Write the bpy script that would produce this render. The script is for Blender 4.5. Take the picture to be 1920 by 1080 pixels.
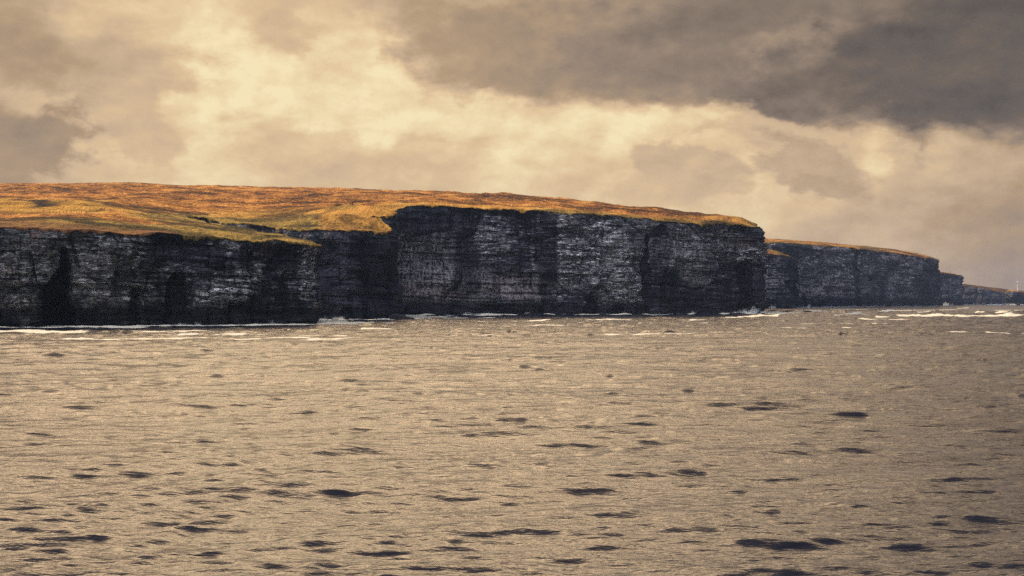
import bpy, math, random
import numpy as np
from mathutils import Vector
from mathutils.geometry import delaunay_2d_cdt

for o in list(bpy.data.objects):
    bpy.data.objects.remove(o)
scene = bpy.context.scene
COL = scene.collection
F, CX, HY, CAMZ = 2667.0, 960.0, 564.0, 10.0        # photograph's focal length in px, centre column, horizon row, eye height

# ------------------------------------------------------------------ camera
cd = bpy.data.cameras.new("camera")
cam = bpy.data.objects.new("camera", cd)
COL.objects.link(cam)
cam.location = (0, 0, CAMZ)
cam.rotation_euler = (math.radians(90), 0, 0)
cd.sensor_width = 36.0
cd.lens = 50.0
cd.shift_y = 24.0 / 1920.0
cd.clip_start = 0.5
cd.clip_end = 40000
scene.camera = cam

# ------------------------------------------------------------------ view
vs = scene.view_settings
vs.view_transform = 'Standard'
vs.look = 'None'
vs.exposure = 0.0
vs.gamma = 1.0
vs.use_curve_mapping = False
scene.cycles.max_bounces = 5
scene.cycles.volume_bounces = 0
scene.cycles.use_denoising = False
scene.cycles.denoiser = "OPENIMAGEDENOISE"
scene.cycles.denoising_input_passes = "RGB_ALBEDO_NORMAL"

SUN = Vector((-0.74, 0.40, 0.50)).normalized()
SUN_STRENGTH = 5.0
sl = bpy.data.lights.new("sun", 'SUN')
so = bpy.data.objects.new("sun", sl)
COL.objects.link(so)
sl.energy = SUN_STRENGTH
sl.angle = math.radians(0.6)
sl.color = (1.0, 0.74, 0.44)
so.rotation_euler = SUN.to_track_quat('Z', 'Y').to_euler()


def lin(c):
    c = np.asarray(c, float) / 255.0
    return np.where(c <= 0.04045, c / 12.92, ((c + 0.055) / 1.055) ** 2.4)


class NT:
    """small helper that adds nodes to a tree"""
    def __init__(s, tree):
        s.t = tree
        tree.nodes.clear()

    def n(s, kind, **kw):
        nd = s.t.nodes.new(kind)
        for k, v in kw.items():
            setattr(nd, k, v)
        return nd

    def l(s, a, b):
        s.t.links.new(a, b)

    def m(s, op, a, b=None, c=None, clamp=False):
        nd = s.n('ShaderNodeMath', operation=op, use_clamp=clamp)
        for i, v in enumerate((a, b, c)):
            if v is None:
                continue
            if isinstance(v, (int, float)):
                nd.inputs[i].default_value = v
            else:
                s.l(v, nd.inputs[i])
        return nd.outputs[0]

    def vm(s, op, a, b=None, c=None, out=0):
        nd = s.n('ShaderNodeVectorMath', operation=op)
        for i, v in enumerate((a, b, c)):
            if v is None:
                continue
            if isinstance(v, (tuple, list)):
                nd.inputs[i].default_value = v
            else:
                s.l(v, nd.inputs[i])
        return nd.outputs[out]

    def scale(s, a, k):
        nd = s.n('ShaderNodeVectorMath', operation='SCALE')
        s.l(a, nd.inputs[0])
        if isinstance(k, (int, float)):
            nd.inputs['Scale'].default_value = k
        else:
            s.l(k, nd.inputs['Scale'])
        return nd.outputs[0]

    def noise(s, vec, sc, det=4, rough=0.55, color=False, lac=2.0, dist=0.0):
        nd = s.n('ShaderNodeTexNoise')
        s.l(vec, nd.inputs['Vector'])
        nd.inputs['Scale'].default_value = sc
        nd.inputs['Detail'].default_value = det
        nd.inputs['Roughness'].default_value = rough
        nd.inputs['Lacunarity'].default_value = lac
        nd.inputs['Distortion'].default_value = dist
        return nd.outputs['Color' if color else 'Fac']

    def mr(s, v, a, b, c=0.0, d=1.0, smooth=True):
        nd = s.n('ShaderNodeMapRange', interpolation_type='SMOOTHSTEP' if smooth else 'LINEAR')
        s.l(v, nd.inputs['Value'])
        for k, x in (('From Min', a), ('From Max', b), ('To Min', c), ('To Max', d)):
            nd.inputs[k].default_value = x
        return nd.outputs['Result']

    def mix(s, f, a, b, blend='MIX'):
        nd = s.n('ShaderNodeMix', data_type='RGBA', blend_type=blend)
        if isinstance(f, (int, float)):
            nd.inputs[0].default_value = f
        else:
            s.l(f, nd.inputs[0])
        for i, v in ((6, a), (7, b)):
            if isinstance(v, (tuple, list, np.ndarray)):
                nd.inputs[i].default_value = tuple(float(x) for x in v[:3]) + (1.0,)
            else:
                s.l(v, nd.inputs[i])
        return nd.outputs[2]

    def ramp(s, f, stops, interp='LINEAR'):
        nd = s.n('ShaderNodeValToRGB')
        cr = nd.color_ramp
        cr.interpolation = interp
        while len(cr.elements) < len(stops):
            cr.elements.new(0.5)
        for e, (p, c) in zip(cr.elements, stops):
            e.position = p
            e.color = tuple(float(x) for x in c[:3]) + (1.0,)
        s.l(f, nd.inputs[0])
        return nd.outputs[0]


# ------------------------------------------------------------------ world: evening clouds by direction
def azel(px, py):
    u, v = (px - CX) / F, (HY - py) / F
    az = math.atan(u)
    return az, math.atan(v * math.cos(az))


SKY = [  # column, row, colour of the broad cloud field there
    (0, 0, 168, 143, 120), (60, 20, 190, 165, 132), (150, 0, 212, 188, 148), (240, 0, 215, 190, 150), (330, 0, 238, 218, 172),
    (480, 0, 200, 172, 140), (560, 0, 192, 164, 133), (720, 0, 192, 162, 132), (840, 0, 186, 156, 128), (960, 0, 186, 157, 130),
    (1080, 0, 172, 148, 125), (1200, 0, 140, 122, 108), (1320, 0, 122, 108, 97), (1440, 0, 112, 100, 92), (1560, 0, 118, 105, 94),
    (1680, 0, 118, 106, 95), (1800, 0, 100, 90, 84), (1920, 0, 84, 78, 76),
    (0, 80, 160, 136, 114), (60, 80, 196, 170, 135), (130, 70, 208, 184, 144), (240, 80, 192, 166, 133), (320, 80, 240, 220, 170),
    (420, 70, 242, 224, 174), (520, 80, 208, 180, 142), (620, 80, 226, 200, 152), (720, 80, 228, 202, 152), (800, 80, 184, 156, 126),
    (880, 80, 176, 150, 123), (960, 80, 172, 147, 122), (1080, 80, 166, 142, 120), (1200, 80, 143, 124, 109), (1320, 80, 120, 107, 97),
    (1440, 80, 150, 131, 112), (1560, 80, 140, 122, 106), (1680, 80, 112, 101, 92), (1800, 80, 98, 89, 84), (1920, 80, 86, 80, 77),
    (0, 130, 166, 142, 116), (120, 130, 178, 152, 122), (220, 130, 186, 160, 126), (320, 140, 232, 210, 162),
    (0, 165, 214, 188, 142), (120, 165, 238, 212, 156), (240, 165, 236, 212, 156), (360, 170, 244, 224, 166), (480, 160, 242, 222, 166),
    (600, 160, 240, 218, 162), (720, 160, 236, 212, 158), (800, 165, 196, 168, 132), (880, 165, 166, 143, 118), (960, 160, 156, 135, 115),
    (1080, 160, 160, 139, 118), (1200, 160, 128, 113, 102), (1320, 160, 122, 109, 99), (1440, 160, 138, 121, 106), (1560, 160, 128, 113, 100),
    (1680, 160, 108, 98, 91), (1800, 160, 98, 90, 85), (1920, 160, 92, 86, 81),
    (840, 200, 232, 206, 154), (960, 205, 232, 206, 154), (1080, 205, 230, 204, 155), (1200, 205, 196, 170, 135), (1320, 205, 158, 138, 117),
    (1440, 205, 166, 145, 121), (1560, 205, 126, 112, 100), (1680, 205, 102, 93, 88), (1800, 215, 92, 85, 82), (1920, 215, 98, 90, 84),
    (0, 240, 172, 150, 128), (60, 230, 190, 164, 132), (120, 215, 205, 180, 140), (240, 215, 206, 182, 142), (360, 230, 244, 224, 166), (420, 235, 236, 210, 158), (480, 240, 228, 204, 156),
    (600, 240, 236, 214, 162), (720, 240, 242, 220, 166), (840, 240, 240, 218, 162), (960, 245, 240, 218, 160), (1080, 245, 240, 217, 158),
    (1200, 240, 236, 212, 156), (1320, 240, 234, 208, 155), (1440, 240, 222, 196, 150), (1560, 250, 218, 192, 148), (1680, 255, 230, 206, 158),
    (1800, 250, 226, 200, 156), (1920, 250, 184, 160, 132),
    (0, 320, 158, 142, 122), (60, 310, 214, 188, 150), (160, 320, 208, 184, 146), (240, 320, 222, 196, 152), (330, 300, 236, 212, 160),
    (440, 310, 240, 214, 158), (540, 300, 208, 182, 143), (620, 320, 198, 172, 138), (720, 320, 206, 180, 144), (840, 300, 216, 190, 148),
    (960, 320, 236, 212, 160), (1080, 320, 214, 188, 146), (1200, 320, 222, 196, 150), (1320, 330, 196, 170, 136), (1440, 320, 226, 200, 152),
    (1560, 320, 190, 166, 134), (1680, 310, 226, 200, 154), (1800, 320, 208, 182, 146), (1920, 320, 176, 154, 130),
    (0, 400, 205, 180, 148), (840, 380, 222, 196, 154), (960, 400, 228, 200, 154), (1200, 400, 210, 184, 144), (1320, 400, 222, 196, 150), (1440, 400, 228, 202, 152),
    (1560, 395, 216, 190, 148), (1680, 400, 194, 170, 138), (1800, 390, 184, 162, 134), (1920, 400, 150, 136, 118),
    (1440, 440, 214, 188, 146), (1560, 450, 182, 160, 132), (1680, 450, 198, 173, 140), (1800, 460, 184, 162, 133), (1920, 450, 160, 144, 123),
    (1680, 520, 190, 165, 135), (1800, 510, 174, 153, 128), (1920, 510, 148, 132, 115), (1800, 560, 172, 150, 126), (1920, 560, 156, 138, 119),
    (0, 560, 190, 165, 135), (960, 560, 205, 180, 142), (1440, 560, 200, 175, 140),
]
SP = []
SKY_M = [(1200, 90, 176, 148, 122), (1680, 140, 114, 101, 90), (1900, 100, 104, 95, 88), (600, 320, 223, 193, 153), (960, 245, 241, 218, 172), (240, 80, 220, 190, 148), (1900, 450, 172, 153, 128),
         (1560, 320, 194, 169, 137), (1320, 80, 145, 128, 112), (1440, 80, 164, 139, 119), (880, 80, 184, 157, 125), (40, 260, 163, 140, 117), (120, 130, 185, 156, 125), (1200, 160, 178, 152, 124),
         (1300, 320, 218, 189, 147), (1800, 400, 163, 147, 124), (360, 170, 249, 228, 180), (430, 110, 245, 228, 184), (640, 170, 245, 224, 180), (1100, 260, 230, 203, 162), (300, 150, 231, 203, 158), (520, 260, 222, 191, 149),
         (720, 80, 243, 222, 178), (1700, 400, 208, 180, 146), (1070, 80, 177, 150, 122),
         (30, 90, 158, 0, 0), (20, 40, 165, 0, 0), (110, 35, 228, 0, 0), (190, 110, 184, 0, 0), (150, 172, 241, 0, 0), (60, 176, 232, 0, 0), (240, 172, 238, 0, 0), (40, 120, 170, 0, 0), (330, 90, 246, 0, 0), (100, 300, 226, 0, 0)]
lift = lambda c: np.interp(c, [0, 80, 100, 120, 145, 166, 180, 200, 220, 245, 255], [0, 91, 104, 137, 162, 180, 193, 214, 228, 248, 255])
for px, py, r, g, b in SKY:
    SP.append((*azel(px, py), float(lift(r)) / 255))
for px, py, r, g, b in SKY_M:
    SP.append((*azel(px, py), r / 255))
SP = np.array(SP)
# the cloud light runs along one warm scale from slate to cream: brightness 0..1 -> colour
CLOUD = [(60, 56, 55), (88, 81, 77), (104, 95, 88), (114, 101, 90), (145, 127, 111), (163, 141, 118), (177, 151, 122), (185, 158, 126), (194, 167, 136), (208, 180, 146), (222, 192, 151), (231, 203, 160), (241, 218, 173), (248, 229, 184), (255, 238, 200)]


def sky_at(a, e):
    d = ((SP[:, 0] - a) / 1.25) ** 2 + (SP[:, 1] - e) ** 2
    w = 1.0 / (d + 1e-5) ** 1.9
    v = (SP[:, 2] * w).sum() / w.sum()
    return (v, v, v)


# separate cumulus shapes: column, row, half width, half height, tilt, colour, opacity, edge softness
BLOBS2 = [  # the same with the brightness measured directly
    (560, 10, 130, 16, 0, 198, 0.5, 0.4), (330, 40, 90, 40, 0, 240, 0.6, 0.4), (400, 120, 110, 55, 0, 246, 0.7, 0.4), (650, 190, 200, 60, 4, 246, 0.75, 0.35), (620, 110, 80, 40, 0, 236, 0.6, 0.4),
    (850, 45, 130, 60, -18, 187, 0.8, 0.45), (900, 110, 120, 60, -16, 178, 0.8, 0.42), (1040, 110, 170, 75, -4, 166, 0.75, 0.45), (1230, 120, 170, 76, -8, 146, 0.8, 0.42), (1130, 40, 130, 40, 0, 176, 0.5, 0.4),
    (1400, 40, 160, 50, 0, 128, 0.7, 0.3), (1420, 170, 170, 46, -6, 142, 0.8, 0.4), (1500, 85, 95, 34, 8, 178, 0.75, 0.35), (1640, 160, 190, 74, -5, 112, 0.85, 0.42), (1820, 130, 180, 108, 0, 103, 0.85, 0.45),
    (1780, 55, 70, 26, 0, 132, 0.5, 0.5), (1080, 245, 330, 36, -2, 241, 0.8, 0.35), (1340, 250, 110, 22, -8, 236, 0.7, 0.4), (820, 250, 190, 46, 0, 243, 0.7, 0.35)]
BLOBS = [
    (130, 120, 190, 42, 0, (176, 150, 121), 0.6, 0.40), (40, 60, 70, 95, 10, (163, 139, 115), 0.7, 0.45), (230, 80, 60, 60, 0, (190, 164, 130), 0.5, 0.4),
    (60, 262, 85, 48, 8, (148, 132, 119), 0.95, 0.28), (10, 330, 40, 55, 0, (158, 142, 124), 0.7, 0.4), (228, 205, 60, 50, -35, (190, 166, 134), 0.7, 0.25),
    (265, 255, 75, 40, -25, (196, 170, 136), 0.75, 0.28), (180, 300, 100, 40, 0, (204, 180, 144), 0.5, 0.4), (125, 315, 30, 22, 0, (226, 200, 158), 0.6, 0.5),
    (528, 72, 52, 26, -6, (196, 168, 134), 0.8, 0.35), (600, 65, 45, 18, 0, (206, 180, 142), 0.5, 0.4), (415, 150, 20, 42, 10, (214, 188, 146), 0.7, 0.25),
    (560, 268, 110, 34, -12, (205, 179, 141), 0.7, 0.35), (800, 285, 100, 30, 8, (208, 182, 142), 0.6, 0.3), (455, 285, 60, 25, 0, (238, 214, 158), 0.7, 0.5),
    (920, 70, 200, 75, -14, (170, 145, 121), 0.8, 0.3), (1230, 110, 260, 72, -10, (132, 116, 104), 0.75, 0.35), (1650, 140, 330, 88, -6, (104, 95, 89), 0.6, 0.35),
    (1480, 75, 95, 28, 10, (165, 144, 121), 0.6, 0.5), (1790, 105, 70, 28, 0, (124, 112, 101), 0.45, 0.6), (1470, 135, 60, 30, 0, (150, 131, 112), 0.55, 0.5), (1180, 155, 210, 32, -6, (136, 120, 106), 0.6, 0.3),
    (1290, 320, 95, 36, -14, (190, 165, 134), 0.85, 0.22), (1240, 350, 110, 26, 0, (200, 174, 139), 0.7, 0.3), (1060, 300, 70, 34, 10, (216, 190, 147), 0.5, 0.4),
    (1490, 275, 105, 34, -16, (200, 174, 138), 0.85, 0.2), (1545, 325, 95, 38, -22, (178, 156, 128), 0.9, 0.18), (1570, 355, 60, 14, -6, (166, 146, 122), 0.6, 0.3),
    (1440, 330, 55, 18, 35, (236, 212, 156), 0.7, 0.35), (1650, 285, 40, 50, 20, (232, 206, 156), 0.7, 0.4),
    (1820, 335, 70, 13, 6, (182, 160, 133), 0.75, 0.3), (1860, 300, 80, 22, 4, (186, 163, 134), 0.6, 0.35), (1800, 375, 90, 30, 6, (178, 156, 130), 0.75, 0.28),
    (1700, 338, 16, 34, 20, (196, 172, 140), 0.7, 0.35), (1870, 425, 90, 34, -10, (158, 142, 122), 0.7, 0.35), (1790, 265, 50, 20, -8, (228, 204, 158), 0.4, 0.45),
    (1610, 408, 46, 18, 10, (194, 170, 138), 0.6, 0.35), (1840, 480, 90, 24, 8, (184, 162, 134), 0.55, 0.4), (1560, 440, 80, 12, 0, (180, 158, 130), 0.6, 0.5),
]

world = bpy.data.worlds.new("World")
scene.world = world
world.use_nodes = True
W = NT(world.node_tree)
tc = W.n('ShaderNodeTexCoord')
dirv = W.vm('NORMALIZE', tc.outputs['Generated'])
sx = W.n('ShaderNodeSeparateXYZ')
W.l(dirv, sx.inputs[0])
az = W.m('ARCTAN2', sx.outputs[0], sx.outputs[1])
el = W.m('ARCSINE', sx.outputs[2])
flat = W.vm('MULTIPLY', dirv, (1.0, 1.0, 1.7))
w1 = W.noise(flat, 7.0, 5, 0.55, color=True)
w2 = W.noise(flat, 26.0, 5, 0.6, color=True)
off1 = W.scale(W.vm('SUBTRACT', w1, (0.5, 0.5, 0.5)), 0.060)
off2 = W.scale(W.vm('SUBTRACT', w2, (0.5, 0.5, 0.5)), 0.030)
cmb = W.n('ShaderNodeCombineXYZ')
W.l(az, cmb.inputs[0])
W.l(el, cmb.inputs[1])
wv = W.vm('ADD', W.vm('ADD', cmb.outputs[0], off1), off2)
wv = W.vm('MULTIPLY', wv, (1.0, 1.0, 0.0))
sw = W.n('ShaderNodeSeparateXYZ')
W.l(W.vm('ADD', cmb.outputs[0], W.vm('MULTIPLY', W.vm('ADD', off1, off2), (0.8, 0.55, 0.0))), sw.inputs[0])
t_el = W.m('DIVIDE', sw.outputs[1], math.pi / 2)
rows = [azel(960, y)[1] for y in (575, 530, 490, 450, 410, 370, 335, 300, 265, 235, 205, 175, 145, 115, 80, 45, 10)] + [0.25, 0.33, 0.45]
STEP = 0.0422
cols = [(-12 + i) * STEP for i in range(25)]
acc = None
azc = W.m('MAXIMUM', W.m('MINIMUM', sw.outputs[0], cols[-1] - 1e-4), cols[0] + 1e-4)
for a in cols:
    w = W.m('MAXIMUM', W.m('SUBTRACT', 1.0, W.m('MULTIPLY', W.m('ABSOLUTE', W.m('SUBTRACT', azc, a)), 1.0 / STEP)), 0.0)
    stops = [(max(0.0, min(1.0, e / (math.pi / 2))), sky_at(a, e)) for e in rows]
    c = W.ramp(t_el, stops)
    sc = W.scale(c, w)
    acc = sc if acc is None else W.vm('ADD', acc, sc)
col = acc
billow = W.noise(flat, 42.0, 6, 0.62)
bl2 = W.noise(flat, 13.0, 4, 0.5)
vb = W.n('ShaderNodeTexVoronoi', voronoi_dimensions='3D', feature='F1')
W.l(W.vm('ADD', flat, W.scale(off2, 0.8)), vb.inputs['Vector'])
vb.inputs['Scale'].default_value = 26.0
vb.inputs['Detail'].default_value = 1.0
vb.inputs['Roughness'].default_value = 0.55
vb.normalize = True
bl3 = W.noise(flat, 21.0, 5, 0.6, dist=0.7)
puff = W.m('SUBTRACT', vb.outputs['Distance'], 0.30)
erode = W.m('ADD', W.m('MULTIPLY', W.m('SUBTRACT', billow, 0.5), 0.6), W.m('ADD', W.m('MULTIPLY', puff, 1.5), W.m('MULTIPLY', W.m('SUBTRACT', bl3, 0.5), 1.4)))
wvb = W.vm('ADD', cmb.outputs[0], W.vm('MULTIPLY', W.vm('ADD', W.scale(off1, 0.6), W.scale(off2, 1.3)), (1.0, 0.8, 0.0)))
for bx, by, rx, ry, rot, c, op, soft in BLOBS2[2:9] + BLOBS2[10:15] + BLOBS2[16:] + [BLOBS[i] for i in (0, 1, 3, 4, 5, 6, 9, 12, 13, 22, 23, 24, 25, 26, 27, 29, 31, 33, 35, 36)]:
    a, e = azel(bx, by)
    mp = W.n('ShaderNodeMapping', vector_type='TEXTURE')
    mp.inputs['Location'].default_value = (a, e, 0)
    mp.inputs['Rotation'].default_value = (0, 0, math.radians(rot))
    mp.inputs['Scale'].default_value = (rx * 1.15 / F, ry * 1.15 / F, 1)
    W.l(wvb, mp.inputs['Vector'])
    ln = W.m('ADD', W.vm('LENGTH', mp.outputs[0], out=1), erode)
    al = W.mr(ln, 1.0 + soft * 1.05, 1.0 - soft * 1.05, 0.0, op)
    col = W.mix(al, col, ((c if isinstance(c, (int, float)) else float(lift(c[0]))) / 255,) * 3)
# soft inner modelling of the cloud mass, lit from the upper left
shade = W.m('ADD', W.m('MULTIPLY', W.m('SUBTRACT', bl2, 0.5), 0.07), W.m('MULTIPLY', W.m('SUBTRACT', billow, 0.5), 0.09))
rel1 = W.noise(flat, 15.0, 8, 0.60)
rel2 = W.noise(W.vm('ADD', flat, (-0.005, 0.0, 0.011)), 15.0, 8, 0.60)
relief = W.m('MULTIPLY', W.m('SUBTRACT', rel1, rel2), 0.27)
bright = W.n('ShaderNodeSeparateXYZ')
W.l(col, bright.inputs[0])
tval = W.m('ADD', bright.outputs[0], W.m('ADD', shade, relief))
tval = W.m('MINIMUM', tval, 0.975)
col = W.ramp(tval, [(c[0] / 255, lin(c)) for c in CLOUD])
# bright band added above the frame to brighten the sea, fading overhead and rightward
sea_fill = W.ramp(W.m('DIVIDE', el, 1.5708), [(v / 1.5708, (k, k, k)) for v, k in ((0.17, 0.30), (0.24, 0.62), (0.30, 0.92), (0.36, 0.74), (0.45, 0.30), (0.56, 0.11), (0.70, 0.04), (1.0, 0.012))])
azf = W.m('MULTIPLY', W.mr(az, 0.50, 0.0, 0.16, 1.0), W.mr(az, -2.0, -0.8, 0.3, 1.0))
vcol = W.scale(W.vm('MULTIPLY', sea_fill, (1.0, 0.70, 0.40)), W.m('MULTIPLY', W.m('MULTIPLY', azf, 3.8), W.m('ADD', 0.75, W.m('MULTIPLY', bl2, 0.5))))
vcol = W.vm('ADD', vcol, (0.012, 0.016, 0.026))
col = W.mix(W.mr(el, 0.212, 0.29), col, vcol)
# thinner blue grey cover with sky showing through behind the viewer
nish = W.n('ShaderNodeTexSky', sky_type='NISHITA')
nish.sun_disc = False
nish.sun_elevation = math.asin(SUN.z)
nish.sun_rotation = math.atan2(SUN.x, SUN.y) % (2 * math.pi)
nish.air_density = 1.2
nish.dust_density = 1.5
back = W.vm('ADD', W.scale(nish.outputs[0], 0.03), W.scale(W.mix(W.mr(bl2, 0.35, 0.7), (0.02, 0.026, 0.045), (0.05, 0.058, 0.085)), 1.0))
# bright patch added in the unseen sky behind the viewer to light the cliffs
cliff_fill = W.mr(W.vm('DOT_PRODUCT', dirv, tuple(Vector((-0.28, -0.52, 0.80)).normalized()), out=1), 0.80, 0.985)
back = W.vm('ADD', back, W.scale(W.mix(0.0, (0.98, 0.99, 1.12), (0, 0, 0)), W.m('MULTIPLY', cliff_fill, 3.0)))
fr = W.mr(sx.outputs[1], -0.15, 0.45)
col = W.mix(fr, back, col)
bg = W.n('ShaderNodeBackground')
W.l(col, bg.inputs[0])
bg.inputs[1].default_value = 1.0
wo = W.n('ShaderNodeOutputWorld')
W.l(bg.outputs[0], wo.inputs[0])
world.cycles.sampling_method = 'MANUAL'
world.cycles.sample_map_resolution = 512

# ------------------------------------------------------------------ numpy noise
def h3(ix, iy, iz):
    n = (ix.astype(np.int64) * 374761393 + iy.astype(np.int64) * 668265263 + iz.astype(np.int64) * 2147483647) & 0xffffffff
    n = ((n ^ (n >> 13)) * 1274126177) & 0xffffffff
    n = (n ^ (n >> 16)) * 2246822519 & 0xffffffff
    return ((n ^ (n >> 15)) & 0xffffff) / float(0xffffff)


def vn(x, y=0.0, seed=0):
    x, y = np.broadcast_arrays(np.asarray(x, float), np.asarray(y, float))
    ix, iy = np.floor(x), np.floor(y)
    fx, fy = x - ix, y - iy
    fx, fy = fx * fx * (3 - 2 * fx), fy * fy * (3 - 2 * fy)
    s = np.full(x.shape, seed)
    a, b = h3(ix, iy, s), h3(ix + 1, iy, s)
    c, d = h3(ix, iy + 1, s), h3(ix + 1, iy + 1, s)
    return (a * (1 - fx) + b * fx) * (1 - fy) + (c * (1 - fx) + d * fx) * fy


def fbm(x, y=0.0, seed=0, octv=4):
    t, a, s = 0.0, 0.5, 0.0
    for k in range(octv):
        t = t + a * vn(np.asarray(x) * 2 ** k + 17.3 * k, np.asarray(y) * 2 ** k + 9.1 * k, seed + k)
        s += a
        a *= 0.5
    return t / s - 0.5


def sstep(x, a, b):
    t = np.clip((x - a) / (b - a), 0, 1)
    return t * t * (3 - 2 * t)


def W3(px, D, py):
    """photograph column, distance and row of a point -> place in the world"""
    return np.array(((px - CX) / F * D, D, CAMZ + (HY - py) / F * D))


def tag(o, label=None, cat=None, group=None, kind=None):
    if label: o['label'] = label
    if cat: o['category'] = cat
    if group: o['group'] = group
    if kind: o['kind'] = kind
    return o


def mesh_obj(name, v, f, mat, parent=None, attrs=None, smooth=False):
    me = bpy.data.meshes.new(name)
    v = np.asarray(v, np.float32)
    f = np.asarray(f, np.int32)
    k = f.shape[1]
    me.vertices.add(len(v))
    me.vertices.foreach_set('co', v.ravel())
    me.loops.add(f.size)
    me.loops.foreach_set('vertex_index', f.ravel())
    me.polygons.add(len(f))
    me.polygons.foreach_set('loop_start', np.arange(0, f.size, k, dtype=np.int32))
    me.polygons.foreach_set('use_smooth', np.full(len(f), smooth))
    me.update(calc_edges=True)
    for an, av in (attrs or {}).items():
        at = me.attributes.new(an, 'FLOAT', 'POINT')
        at.data.foreach_set('value', np.asarray(av, np.float32).ravel())
    me.materials.append(mat)
    o = bpy.data.objects.new(name, me)
    COL.objects.link(o)
    if parent: o.parent = parent
    return o


def empty(name, loc=(0, 0, 0)):
    o = bpy.data.objects.new(name, None)
    o.location = loc
    COL.objects.link(o)
    return o


def grid_faces(nr, nc):
    a = (np.arange(nr - 1)[:, None] * nc + np.arange(nc - 1)[None, :]).ravel()
    return np.stack([a, a + 1, a + nc + 1, a + nc], 1)


# ------------------------------------------------------------------ materials
def new_mat(name):
    m = bpy.data.materials.new(name)
    m.use_nodes = True
    return m, NT(m.node_tree)


def attr(N, name):
    a = N.n('ShaderNodeAttribute', attribute_name=name)
    return a.outputs['Fac']


def finish(N, color, rough, bump=None, bstr=1.0, bdist=1.0, spec=0.3):
    p = N.n('ShaderNodeBsdfPrincipled')
    if isinstance(color, (tuple, list)):
        p.inputs['Base Color'].default_value = (*color[:3], 1)
    else:
        N.l(color, p.inputs['Base Color'])
    if isinstance(rough, (int, float)):
        p.inputs['Roughness'].default_value = rough
    else:
        N.l(rough, p.inputs['Roughness'])
    p.inputs['Specular IOR Level'].default_value = spec
    if bump is not None:
        b = N.n('ShaderNodeBump')
        b.inputs['Strength'].default_value = bstr
        b.inputs['Distance'].default_value = bdist
        N.l(bump, b.inputs['Height'])
        N.l(b.outputs[0], p.inputs['Normal'])
    o = N.n('ShaderNodeOutputMaterial')
    N.l(p.outputs[0], o.inputs[0])
    return p


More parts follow.
